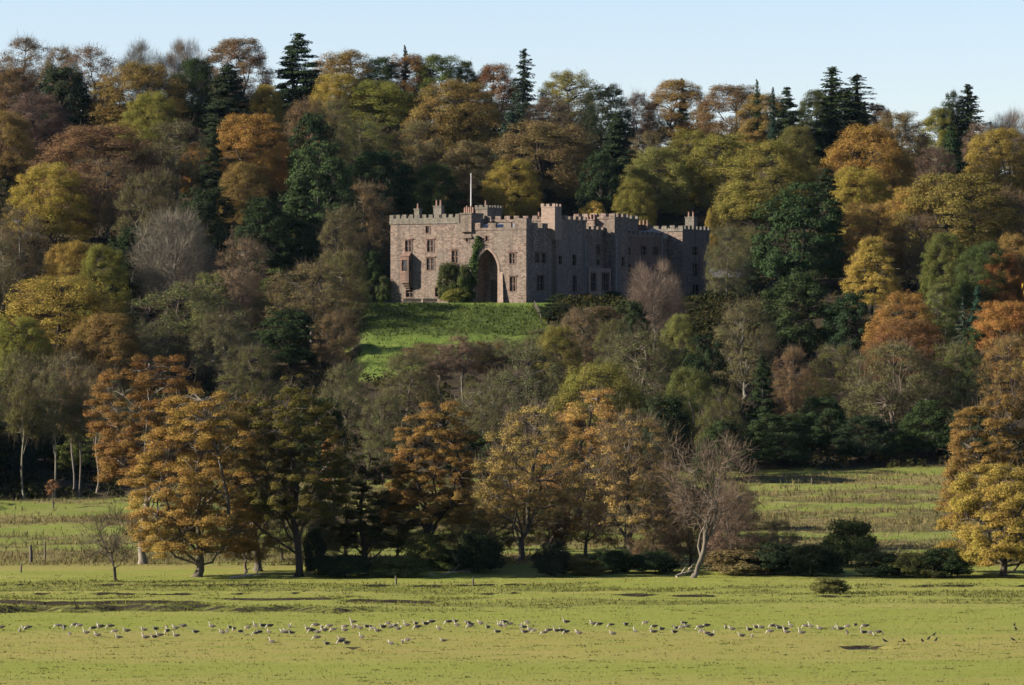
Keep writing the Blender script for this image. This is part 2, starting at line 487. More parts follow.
class MB:
    """collects quads"""
    def __init__(self): self.V, self.Q = [], []
    def quad(self, a, b, c, d):
        i = len(self.V); self.V += [a, b, c, d]; self.Q.append((i, i + 1, i + 2, i + 3))
    def box(self, x0, x1, y0, y1, z0, z1):
        p = [(x, y, z) for z in (z0, z1) for y in (y0, y1) for x in (x0, x1)]
        i = len(self.V); self.V += p
        for f in ((0, 2, 3, 1), (4, 5, 7, 6), (0, 1, 5, 4), (1, 3, 7, 5), (3, 2, 6, 7), (2, 0, 4, 6)):
            self.Q.append(tuple(i + k for k in f))
    def tube(self, pts, radii, n=6):
        pts = [Vector(p) for p in pts]
        i0 = len(self.V)
        for j, p in enumerate(pts):
            d = (pts[min(j + 1, len(pts) - 1)] - pts[max(j - 1, 0)]).normalized()
            a = d.orthogonal().normalized() if abs(d.z) > 0.9 else Vector((-d.y, d.x, 0)).normalized()
            b = d.cross(a)
            for s in range(n):
                t = 6.2832 * s / n
                self.V.append(tuple(p + (a * math.cos(t) + b * math.sin(t)) * radii[j]))
        for j in range(len(pts) - 1):
            for s in range(n):
                self.Q.append((i0 + j * n + s, i0 + j * n + (s + 1) % n, i0 + (j + 1) * n + (s + 1) % n, i0 + (j + 1) * n + s))
        for e in (0, len(pts) - 1):
            c = len(self.V); self.V.append(tuple(pts[e]))
            for s in range(0, n, 2):
                self.Q.append((c, i0 + e * n + s, i0 + e * n + (s + 1) % n, i0 + e * n + (s + 2) % n))
    def build(self, name, mat, parent=None, smooth=False, **kw):
        return link(name, mesh_quads(name, self.V, self.Q, [mat], smooth=smooth), parent, **kw)

def panel(mb, P, s0, s1, z0, z1, holes):
    """a wall face with real openings; P(s, d, z) gives the point at s along the wall, d behind its face. holes: (a, b, lo, hi, depth)"""
    ss = sorted({s0, s1, *[h[0] for h in holes], *[h[1] for h in holes]})
    zs = sorted({z0, z1, *[h[2] for h in holes], *[h[3] for h in holes]})
    ss = [s for s in ss if s0 <= s <= s1]; zs = [z for z in zs if z0 <= z <= z1]
    for a, b in zip(ss, ss[1:]):
        for c, d in zip(zs, zs[1:]):
            ms, mz = (a + b) / 2, (c + d) / 2
            if any(h[0] < ms < h[1] and h[2] < mz < h[3] for h in holes): continue
            mb.quad(P(a, 0, c), P(b, 0, c), P(b, 0, d), P(a, 0, d))
    for a, b, lo, hi, dp in holes:
        mb.quad(P(a, 0, lo), P(a, dp, lo), P(a, dp, hi), P(a, 0, hi))
        mb.quad(P(b, 0, lo), P(b, dp, lo), P(b, dp, hi), P(b, 0, hi))
        mb.quad(P(a, 0, hi), P(b, 0, hi), P(b, dp, hi), P(a, dp, hi))
        mb.quad(P(a, 0, lo), P(b, 0, lo), P(b, dp, lo), P(a, dp, lo))

castle = thing("castle", "battlemented pink sandstone castle with arched gateway above the green lawn", "castle", C0, CR)

def window(P, a, b, lo, hi, depth, lights=2, rails=1, label=None):
    """stone surround and mullions; the pane is a sub-part"""
    f = MB()
    def bx(s0, s1, d0, d1, z0, z1):
        q = [P(s, d, z) for z in (z0, z1) for d in (d0, d1) for s in (s0, s1)]
        i = len(f.V); f.V += q
        for r in ((0, 2, 3, 1), (4, 5, 7, 6), (0, 1, 5, 4), (1, 3, 7, 5), (3, 2, 6, 7), (2, 0, 4, 6)):
            f.Q.append(tuple(i + k for k in r))
    t = 0.16
    bx(a - t, a, -0.06, 0.12, lo - t, hi + t); bx(b, b + t, -0.06, 0.12, lo - t, hi + t)
    bx(a, b, -0.06, 0.12, hi, hi + t); bx(a, b, -0.06, 0.12, lo - t, lo)
    if hi - lo > 1.4: bx(a - t - 0.12, b + t + 0.12, -0.18, -0.06, hi + t, hi + t + 0.14)
    for i in range(1, lights):
        s = a + (b - a) * i / lights
        bx(s - 0.06, s + 0.06, 0.1, 0.22, lo, hi)
    for i in range(1, rails + 1):
        z = lo + (hi - lo) * i / (rails + 1)
        bx(a, b, 0.12, 0.2, z - 0.05, z + 0.05)
    w = f.build("window", REDST, castle)
    if label: w["label"] = label
    g = MB(); g.quad(P(a, depth - 0.08, lo), P(b, depth - 0.08, lo), P(b, depth - 0.08, hi), P(a, depth - 0.08, hi))
    g.build("pane", GLASS, w)

def block(name, x0, x1, y0, y1, z0, z1, front=(), side=(), mat=None, left_face=True):
    """a box of masonry; front windows (centre, centre z, w, h, lights) on y0, side windows on x1"""
    mb = MB()
    PF = lambda s, d, z: (s, y0 + d, z)
    PS = lambda s, d, z: (x1 - d, s, z)
    fh = [(c - w / 2, c + w / 2, z - h / 2, z + h / 2, 0.35) for c, z, w, h, *_ in front]
    sh = [(c - w / 2, c + w / 2, z - h / 2, z + h / 2, 0.35) for c, z, w, h, *_ in side]
    panel(mb, PF, x0, x1, z0, z1, fh)
    panel(mb, PS, y0, y1, z0, z1, sh)
    mb.quad((x0, y0, z0), (x0, y1, z0), (x0, y1, z1), (x0, y0, z1))
    mb.quad((x0, y1, z0), (x1, y1, z0), (x1, y1, z1), (x0, y1, z1))
    mb.quad((x0, y0, z1), (x1, y0, z1), (x1, y1, z1), (x0, y1, z1))
    o = mb.build(name, mat or STONE, castle)
    for P, hs, ws in ((PF, fh, front), (PS, sh, side)):
        for h, w in zip(hs, ws):
            window(P, h[0], h[1], h[2], h[3], 0.35, w[4] if len(w) > 4 else 2, 1 if h[3] - h[2] > 1.3 else 0)
    return o

def battlement(x0, x1, y0, y1, z, band, hm, mw, gap, out=0.18, th=0.5, mat=None, sides="fslb"):
    """a parapet band with merlons round a block's top"""
    mb = MB()
    X0, X1, Y0, Y1 = x0 - out, x1 + out, y0 - out, y1 + out
    rnd = random.Random(int(abs(x0 * 31 + y0 * 17) * 10))
    def run(s0, s1, f):
        n = max(1, round((s1 - s0 + gap) / (mw + gap)))
        st = (s1 - s0 + gap) / n
        for i in range(n):
            a = s0 + i * st + rnd.uniform(-0.03, 0.03)
            f(max(s0, a), min(s1, a + st - gap), z + band + hm + rnd.uniform(-0.06, 0.06))
    if "f" in sides:
        mb.box(X0, X1, Y0, Y0 + th, z, z + band)
        run(X0, X1, lambda a, b, t: mb.box(a, b, Y0 + 0.003, Y0 + th - 0.003, z + band, t))
    if "b" in sides:
        mb.box(X0, X1, Y1 - th, Y1, z, z + band)
        run(X0, X1, lambda a, b, t: mb.box(a, b, Y1 - th + 0.003, Y1 - 0.003, z + band, t))
    if "s" in sides:
        mb.box(X1 - th, X1, Y0 + th, Y1 - th, z, z + band)
        run(Y0 + th + gap, Y1 - th - gap, lambda a, b, t: mb.box(X1 - th + 0.003, X1 - 0.003, a, b, z + band, t))
    if "l" in sides:
        mb.box(X0, X0 + th, Y0 + th, Y1 - th, z, z + band)
        run(Y0 + th + gap, Y1 - th - gap, lambda a, b, t: mb.box(X0 + 0.003, X0 + th - 0.003, a, b, z + band, t))
    return mb.build("battlement", mat or GREYST, castle)

def chimney(x, y, z0, z1, w, d, pots=2, mat=None, pot_h=0.9):
    mb = MB()
    mb.box(x - w / 2, x + w / 2, y - d / 2, y + d / 2, z0, z1)
    mb.box(x - w / 2 - 0.1, x + w / 2 + 0.1, y - d / 2 - 0.1, y + d / 2 + 0.1, z1, z1 + 0.2)
    c = mb.build("chimney", mat or STONE, castle)
    for i in range(pots):
        p = MB()
        if w >= d: px, py = x + (i - (pots - 1) / 2) * w / max(pots, 1), y
        else: px, py = x, y + (i - (pots - 1) / 2) * d / max(pots, 1)
        p.tube([(px, py, z1 + 0.2), (px, py, z1 + 0.2 + pot_h * 0.8), (px, py, z1 + 0.2 + pot_h)], [0.2, 0.15, 0.19], 8)
        p.build("chimney_pot", POTC, c)

def build_castle():
    ZB = -1.2                                             # footings go below the turf
    def fw(px, py, w, h, l=2):                            # front window from picture measures
        return (fx(px), fz(px, py), w / 5.05, h / 5.9, l)
    def sw(px, py, w, h, l=2):                            # side window: the side is seen at a slant
        k = ry(px + w / 2) - ry(px - w / 2)
        return (ry(px), rz_(px, py), max(0.7, k), h / 5.75, l)
    # ---- front: the square tower house and the lower gate range
    xL, xM = fx(390.5), fx(459)
    zt = fz(420, 224)
    block("tower", xL, xM, 0, 11, ZB, zt,
          [fw(408.5, 246, 6.5, 11), fw(430.5, 246, 6.5, 11.5), fw(430.5, 264, 7.5, 12), fw(427.8, 229.5, 4, 7, 1), fw(457 - 2, 256.5, 6, 12),
           fw(409.5, 292.5, 7, 9), fw(437, 292, 3.5, 9, 1)])
    battlement(xL, xM, 0, 11, zt, 1.0, 0.6, 0.72, 0.55, 0.14)
    # dressed quoins stand proud of the tower corner
    xg = xM
    zg = fz(500, 230)
    # gate range with its pointed arch
    a0, a1 = fx(477.5), fx(498.5)
    ah = fz(488, 249)
    mb = MB()
    PF = lambda s, d, z: (s, d - 0.25, z)
    wins = [fw(468, 239, 2.6, 5, 1), fw(487.5, 238.5, 2.4, 5, 1), fw(513, 258.5, 5.5, 10), fw(513.5, 284, 5.5, 14)]
    fh = [(c - w / 2, c + w / 2, z - h / 2, z + h / 2, 0.35) for c, z, w, h, *_ in wins]
    panel(mb, PF, xg, 0, ZB, zg, fh + [(a0, a1, 0.0, ah, 3.2)])
    sides = [sw(537, 258, 4, 9), sw(543.5, 258, 4, 9), sw(540.5, 283, 7, 14)]
    PS = lambda s, d, z: (-d, s, z)
    sh = [(c - w / 2, c + w / 2, z - h / 2, z + h / 2, 0.35) for c, z, w, h, *_ in sides]
    yE = ry(553)
    panel(mb, PS, -0.25, yE, ZB, zg, sh)
    mb.quad((xg, -0.25, ZB), (xg, 14, ZB), (xg, 14, zg), (xg, -0.25, zg))
    mb.quad((xg, -0.25, zg), (0, -0.25, zg), (0, yE, zg), (xg, yE, zg))
    mb.quad((a0, 2.95, 0), (a1, 2.95, 0), (a1, 2.95, ah), (a0, 2.95, ah))
    mb.build("gate_range", STONE, castle)
    for P, hs, ws in ((PF, fh, wins), (PS, sh, sides)):
        for h, w in zip(hs, ws): window(P, h[0], h[1], h[2], h[3], 0.35, w[4], 1 if h[3] - h[2] > 1.3 else 0)
    # arch head: fills the corners of the square opening down to the pointed curve, with a moulded ring
    am, hw = (a0 + a1) / 2, (a1 - a0) / 2
    spring = ah - hw * 1.75
    def arc(t):                                           # t 0..1 from the spring to the crown
        R = 2.05 * hw; ang = t * math.acos((R - hw) / R)
        return hw - R * (1 - math.cos(ang)), spring + R * math.sin(ang) * ((ah - spring - 0.02) / (R * math.sin(math.acos((R - hw) / R))))
    sp = MB(); ring = MB()
    N = 12
    for sgn in (-1, 1):
        for i in range(N):
            u0, z0 = arc(i / N); u1, z1 = arc((i + 1) / N)
            p = lambda u, d, z: (am + sgn * u, d, z)
            sp.quad(p(u0, -0.248, z0), p(hw, -0.248, z0), p(hw, -0.248, z1), p(u1, -0.248, z1))
            sp.quad(p(u0, -0.248, z0), p(u1, -0.248, z1), p(u1, 2.9, z1), p(u0, 2.9, z0))
            for d0, d1 in ((-0.33, -0.25),):
                o = 0.42
                ring.quad(p(u0, d0, z0), p(u0 + o, d0, z0 + 0.1), p(u1 + o, d0, z1 + 0.1 + o * i / N * 0.6), p(u1, d0, z1))
                ring.quad(p(u0, d0, z0), p(u1, d0, z1), p(u1, 0.15, z1), p(u0, 0.15, z0))
                ring.quad(p(u0 + o, d0, z0 + 0.1), p(u1 + o, d0, z1 + 0.1 + o * i / N * 0.6), p(u1 + o, d1, z1 + 0.1), p(u0 + o, d1, z0 + 0.1))
        ring.box(*(sorted((am + sgn * hw, am + sgn * (hw + 0.42)))), -0.33, -0.252, 0, spring + 0.1)
    sp.build("arch_spandrel", STONE, castle)
    ring.build("arch_moulding", TRIM, castle)
    d = MB(); d.box(am - hw * 0.55, am + hw * 0.35, 2.8, 2.93, 0, spring * 0.7)
    for i in range(5): d.box(am - hw * 0.5 + i * hw * 0.18, am - hw * 0.5 + i * hw * 0.18 + 0.05, 2.75, 2.8, 0.1, spring * 0.68)
    dd = d.build("gate_door", OAKD, castle)
    h = MB(); h.tube([(am + hw * 0.2, 2.72, 1.1), (am + hw * 0.2, 2.72, 1.4)], [0.05, 0.05], 6); h.build("handle", PIPE, dd)
    # battered buttress beside the arch
    b = MB()
    for x0, x1, zt_, pr in ((a1 + 0.43, a1 + 1.0, fz(500, 272), 0.5),):
        v = [(x0, -0.26, 0), (x1, -0.26, 0), (x1 + 0.45, -0.95, 0), (x0 + 0.05, -0.95, 0), (x0, -0.26, zt_), (x1, -0.26, zt_), (x1, -0.35, zt_ - 0.3), (x0, -0.35, zt_ - 0.3)]
        i = len(b.V); b.V += v
        for f in ((0, 1, 5, 4), (1, 2, 6, 5), (2, 3, 7, 6), (3, 0, 4, 7), (4, 5, 6, 7)): b.Q.append(tuple(i + k for k in f))
    b.build("buttress", TRIM, castle)
    battlement(xg, 0, -0.25, yE, zg, 0.4, 0.85, 1.5, 1.5, 0.08, 0.5, STONE, "fs")
    r = MB()                                              # lead roof seen over the parapet
    zr = fz(500, 222.5)
    r.quad((xg + 1, 2, zg + 0.3), (-2.5, 2, zg + 0.3), (-4.5, 6, zr), (xg + 2, 6, zr))
    r.quad((-2.5, 2, zg + 0.3), (-2.5, 10, zg + 0.3), (-4.5, 6.2, zr), (-4.5, 6, zr))
    r.quad((xg + 1, 10, zg + 0.3), (xg + 2, 6, zr), (-4.5, 6.2, zr), (-2.5, 10, zg + 0.3))
    r.build("roof", LEAD, castle)
    cr = MB(); cr.box(-2.2, 0.1, -0.36, 1.4, zg + 0.2, zg + 1.9)
    cr.build("corner_turret", STONE, castle)
    # stair turret between the two, with clustered pots and the flagpole
    t0, t1 = fx(462.5), fx(473.5)
    block("stair_turret", t0, t1, -0.7, 3.2, fz(468, 232), fz(468, 214.5))
    st = MB()                                             # corbels under it
    for i in range(3): st.box(t0 + 0.1 * (3 - i), t1 - 0.1 * (3 - i), -0.7 + 0.15 * (3 - i), -0.255, fz(468, 232) - 0.35 * (i + 1) , fz(468, 232) - 0.35 * i - 0.004)
    st.build("corbel", STONE, castle)
    zt2 = fz(468, 214.5)
    st = MB(); st.box(t0 - 0.12, t1 + 0.12, -0.82, 3.3, zt2, zt2 + 0.25); st.build("coping", GREYST, castle)
    for i in range(5):
        p = MB(); x = t0 + 0.25 + i * 0.4
        p.tube([(x, 0.4, zt2 + 0.25), (x, 0.4, zt2 + 1.25 + 0.25 * (i % 2))], [0.2, 0.16], 8); p.build("chimney_pot", POTC, castle)
    fp = MB(); xf = fxd(471, 1.4)
    fp.tube([(xf, 1.4, zt2 + 0.2), (xf, 1.4, zt2 + 3.5), (xf, 1.4, fz(471, 174))], [0.13, 0.12, 0.07], 8)
    fp.tube([(xf, 1.4, fz(471, 174)), (xf, 1.4, fz(471, 173))], [0.14, 0.1], 8)
    fp.build("flagpole", WHITE, castle)
    # oriel on the tower house
    o0, o1 = fx(404), fx(412.5)
    ob = MB(); zb, zt3 = fz(408, 281), fz(408, 256.5)
    dpt = 1.25
    cx, ow = (o0 + o1) / 2, 0.42
    PO = lambda s, d, z: (s, -dpt + d, z)
    hol = [(o0 + 0.3, o1 - 0.3, fz(408, 271), fz(408, 260), 0.2)]
    panel(ob, PO, o0, o1, zb, zt3, hol)
    PR = lambda s, d, z: (o1 - d, s, z)
    hor = [(-dpt + 0.3, -0.3, fz(408, 271), fz(408, 260), 0.2)]
    panel(ob, PR, -dpt, -0.01, zb, zt3, hor)
    ob.quad((o0, -dpt, zb), (o0, -0.01, zb), (o0, -0.01, zt3), (o0, -dpt, zt3))
    for i in range(4): ob.box(o0 + 0.12 * i + 0.01, o1 - 0.12 * i - 0.01, -dpt + 0.3 * i + 0.02, -0.01, zb - 0.38 * (i + 1), zb - 0.38 * i - 0.003)
    ob.quad((o0 - 0.1, -dpt - 0.1, zt3), (o1 + 0.1, -dpt - 0.1, zt3), (o1 - 0.2, -0.01, zt3 + 0.7), (o0 + 0.2, -0.01, zt3 + 0.7))
    ob.quad((o1 + 0.1, -dpt - 0.1, zt3), (o1 + 0.1, -0.01, zt3), (o1 - 0.2, -0.01, zt3 + 0.7), (o1 - 0.2, -0.01, zt3 + 0.7))
    ori = ob.build("oriel", REDST, castle)
    g = MB(); g.quad(PO(o0 + 0.3, 0.18, fz(408, 271)), PO(o1 - 0.3, 0.18, fz(408, 271)), PO(o1 - 0.3, 0.18, fz(408, 260)), PO(o0 + 0.3, 0.18, fz(408, 260)))
    g.quad(PR(-dpt + 0.3, 0.18, fz(408, 271)), PR(-0.3, 0.18, fz(408, 271)), PR(-0.3, 0.18, fz(408, 260)), PR(-dpt + 0.3, 0.18, fz(408, 260)))
    g.build("pane", GLASS, ori)
    chimney(fxd(417, 6), 6, zt, fz(417, 208.5), 1.0, 0.9, 1, GREYST)
    chimney(fxd(438, 6), 6, zt, fz(438, 205.5), 1.6, 1.0, 2, GREYST, 1.0)
    # keep rising behind the gate range
    block("keep_tower", fxd(475, 9), fxd(487, 9), 9, 14, zg - 1, fz(480, 207), (), (), STONE)
    battlement(fxd(475, 9), fxd(487, 9), 9, 14, fz(480, 207), 0.3, 0.4, 0.6, 0.45, 0.1)
    chimney(fxd(485, 16.5), 16.5, zg, fz(486, 203), 0.8, 0.8, 1)
    # lead downpipes on the front
    # ---- shaded side, range by range
    y1, y2, y3, y4, y5, y6 = ry(553), ry(583), ry(612), ry(626), ry(667), ry(678)
    y7 = ry(705)
    z1 = rz_(570, 222)
    block("side_range", -13, 0.6, y1, y2, ZB, z1, (), [sw(571, 260, 3.5, 10, 1), sw(571.5, 284, 3.5, 15, 1), sw(557, 260, 3, 8, 1)])
    battlement(-13, 0.6, y1, y2, z1, 0.4, 0.6, 1.0, 0.8, 0.12, 0.5, STONE, "fsb")
    block("chimney_turret", -1.9, 0.75, ry(551), ry(557.5), zg - 1.5, rz_(552, 207.5), (), (), TRIM)
    battlement(-1.9, 0.75, ry(551), ry(557.5), rz_(552, 207.5), 0.2, 0.45, 0.7, 0.5, 0.06, 0.35, TRIM)
    chimney(-3.5, ryd(541, -3.5), zg, rz_(541, 217), 1.4, 1.0, 2)
    z2 = rz_(597, 231)
    block("recessed_range", -13, -1.6, y2, y3, ZB, z2, (), [sw(593, 256, 3.6, 11, 2), sw(593, 238, 3, 5, 1), sw(606, 250, 3.6, 9, 2), sw(606, 262, 3, 5, 1)])
    battlement(-13, -1.6, y2, y3, z2, 0.35, 0.55, 1.0, 0.8, 0.1, 0.5, STONE, "sb")
    # two-storey bay with tall lights
    by0, by1 = ry(587.5), ry(610)
    block("bay_window", -1.6, 0.2, by0, by1, ZB, rz_(598, 268), (), [sw(592.5, 282, 5, 17, 2), sw(604.5, 282, 7, 17, 3)], TRIM)
    chimney(-4, ryd(592, -4), z2, rz_(592, 219), 2.0, 1.3, 3, STONE, 0.8)
    chimney(-4.5, ryd(603, -4.5), z2, rz_(602, 218.5), 2.4, 1.4, 4, STONE, 0.8)
    z3 = rz_(618, 219)
    block("square_tower", -7.5, 0.5, y3, y4, ZB, z3, (), [sw(620.5, 262, 2.6, 9, 1)])
    battlement(-7.5, 0.5, y3, y4, z3, 0.35, 0.6, 0.95, 0.7, 0.12, 0.5, STONE)
    block("inner_tower", -9, -3, y4 + 2, y4 + 10, ZB + 8, rz_(634, 220), (), ())
    battlement(-9, -3, y4 + 2, y4 + 10, rz_(634, 220), 0.4, 0.6, 1.2, 1.0, 0.15)
    z4 = rz_(647, 236.5)
    block("north_range", -13, -0.9, y4, y5, ZB, z4, (), [sw(632.5, 251, 4, 7), sw(648, 250.5, 5, 9), sw(660, 251, 5, 9), sw(632.5, 268, 5, 8), sw(632.5, 287, 4.5, 12), sw(649, 270, 5, 9), sw(661, 271, 5, 9)], REDST)
    battlement(-13, -0.9, y4, y5, z4, 0.35, 0.55, 1.0, 0.8, 0.12, 0.5, STONE, "sb")
    chimney(-3.2, ryd(645, -3.2), z4, rz_(645, 225), 2.2, 1.4, 3, REDST)
    r = MB(); zr0, zr1 = rz_(670, 238), rz_(670, 228.5)
    r.quad((-13, y4 + 6, zr0), (-2.0, y4 + 6, zr0), (-2.0, y4 + 14, zr1), (-13, y4 + 14, zr1))
    r.quad((-13, y5 + 9, zr0), (-2.0, y5 + 9, zr0), (-2.0, y4 + 14, zr1), (-13, y4 + 14, zr1))
    r.quad((-2.0, y4 + 6, zr0), (-2.0, y5 + 9, zr0), (-2.0, y4 + 14, zr1), (-2.0, y4 + 14, zr1))
    r.build("roof", LEAD, castle)
    block("link_range", -12, -2.2, y5, y6, ZB, rz_(672, 237), (), [sw(672.5, 262, 3, 9, 1)])
    z6 = rz_(690, 232)
    block("end_tower", -8, 0.9, y6, y7, ZB, z6, (), [sw(690.5, 251, 5, 8), sw(691, 270, 5, 13), sw(691.5, 292, 6.5, 15)])
    battlement(-8, 0.9, y6, y7, z6, 0.45, 0.6, 0.9, 0.65, 0.14)
    chimney(-4, ryd(693, -4), z6, rz_(693, 216.5), 1.8, 1.3, 2, GREYST)
    # downpipes
    for px, x in ((582.2, 0.72), (613.2, 0.62), (666, -0.78)):
        p = MB(); y = ry(px); p.tube([(x, y, 0), (x, y, rz_(px, 238))], [0.09, 0.09], 6); p.build("downpipe", PIPE, castle)
    # plinth course along the shaded side
    p = MB(); p.box(0.002, 0.22, 0.2, y1 - 0.1, ZB, 1.0); p.build("plinth", STONE, castle)
build_castle()

# low outbuildings beyond the end tower
def build_outbuilding():
    Y = 732.0
    def X(px): return px_xy(px, Y)
    def Z(py): return CAMZ + (HY - py) * Y / F
    z0 = gz(X(722), Y) - 1.0
    t = thing("outbuilding", "low stone outbuilding with a small chimney beside the castle's end tower", "outbuilding", (X(722), Y, gz(X(722), Y)))
    def L(px): return X(px) - X(722)
    b = gz(X(722), Y)
    m = MB()
    holes = [(L(730), L(733), Z(297) - b, Z(287) - b, 0.3)]
    P = lambda s, d, z: (s, d, z)
    panel(m, P, L(708), L(744), z0 - b, Z(277) - b, holes)
    m.quad((L(744), 0, z0 - b), (L(744), 6, z0 - b), (L(744), 6, Z(277) - b), (L(744), 0, Z(277) - b))
    m.quad((L(708), 0, z0 - b), (L(708), 6, z0 - b), (L(708), 6, Z(277) - b), (L(708), 0, Z(277) - b))
    m.build("wall", STONE, t)
    r = MB(); e = Z(277) - b
    r.quad((L(707), -0.25, e - 0.05), (L(745), -0.25, e - 0.05), (L(745), 3, e + 1.6), (L(707), 3, e + 1.6))
    r.quad((L(707), 6.2, e - 0.05), (L(745), 6.2, e - 0.05), (L(745), 3, e + 1.6), (L(707), 3, e + 1.6))
    rf = r.build("roof", SLATE, t)
    c = MB(); c.box(L(728), L(733), 2.2, 3.2, e + 1.0, Z(267) - b); c.box(L(728) - 0.1, L(733) + 0.1, 2.1, 3.3, Z(267) - b, Z(266) - b)
    c.build("chimney", TRIM, rf)
    d = MB(); d.quad((L(730), 0.26, Z(297) - b), (L(733), 0.26, Z(297) - b), (L(733), 0.26, Z(287) - b), (L(730), 0.26, Z(287) - b)); d.build("door", OAKD, t)
build_outbuilding()

# low terrace wall in front of the tower house, wooden rail fence by the lawn
def build_terrace_bits():
    for a, b, lb in ((403, 421, "low stone terrace wall on the grass under the castle's oriel"), (423, 437, "short low stone wall between the terrace wall and the ivy")):
        Y = 676.0
        xa, xb = px_xy(a, Y), px_xy(b, Y)
        z = gz((xa + xb) / 2, Y)
        m = MB(); m.box(xa, xb, -0.25, 0.25, -0.3, 0.65); m.box(xa - 0.06, xb + 0.06, -0.3, 0.3, 0.65, 0.78)
        o = m.build("terrace_wall", TRIM, loc=(0, Y, z)); tag(o, lb, "wall")
    pts = []
    for px, py in ((534.5, 300), (537.5, 305), (540, 311), (541, 318)):
        Y = 664 - (py - 300) * 0.55
        pts.append((px_xy(px, Y), Y))
    o = thing("rail_fence", "weathered wooden rail fence stepping down the end of the lawn", "fence", (pts[0][0], pts[0][1], gz(*pts[0])))
    for x, y in pts:
        m = MB(); z = gz(x, y) - gz(*pts[0])
        m.box(x - pts[0][0] - 0.09, x - pts[0][0] + 0.09, y - pts[0][1] - 0.09, y - pts[0][1] + 0.09, z - 0.3, z + 1.35); m.build("post", WOODG, o)
    for h in (0.6, 1.1):
        m = MB()
        m.tube([(x - pts[0][0], y - pts[0][1] - 0.12, gz(x, y) - gz(*pts[0]) + h) for x, y in pts], [0.06] * len(pts), 5); m.build("rail", WOODG, o)
build_terrace_bits()

# ---------------------------------------------------------------- trees
def unit(v):
    return v / np.maximum(np.linalg.norm(v, axis=-1, keepdims=True), 1e-9)

def leaf_quads(C, N, size, rng, aspect=0.62, T=None):
    """diamond leaf clumps at C facing N"""
    n = len(C)
    if T is None: T = rng.normal(size=(n, 3))
    T = unit(T - (T * N).sum(1, keepdims=True) * N)
    B = np.cross(N, T)
    s = (size * rng.uniform(0.6, 1.35, (n, 1)))
    V = np.stack([C + T * s, C + B * s * aspect, C - T * s, C - B * s * aspect], 1).reshape(-1, 3)
    return V

def ribbons(P0, P1, w, rng):
    d = unit(P1 - P0)
    s = unit(np.cross(d, rng.normal(size=d.shape)))
    w = np.broadcast_to(np.asarray(w, dtype=float).reshape(-1, 1), (len(P0), 1))
    return np.stack([P0 - s * w, P0 + s * w, P1 + s * w * 0.35, P1 - s * w * 0.35], 1).reshape(-1, 3)

def bent(p0, p1, rng, n=5, sag=0.0, amp=0.06):
    p0, p1 = np.asarray(p0, float), np.asarray(p1, float)
    L = np.linalg.norm(p1 - p0)
    pts = []
    off = rng.normal(size=3) * amp * L
    off2 = rng.normal(size=3) * amp * 0.6 * L
    for i in range(n + 1):
        t = i / n
        p = p0 + (p1 - p0) * t + off * math.sin(math.pi * t) + off2 * math.sin(2 * math.pi * t)
        p[2] += sag * L * math.sin(math.pi * t)
        pts.append(p)
    return pts

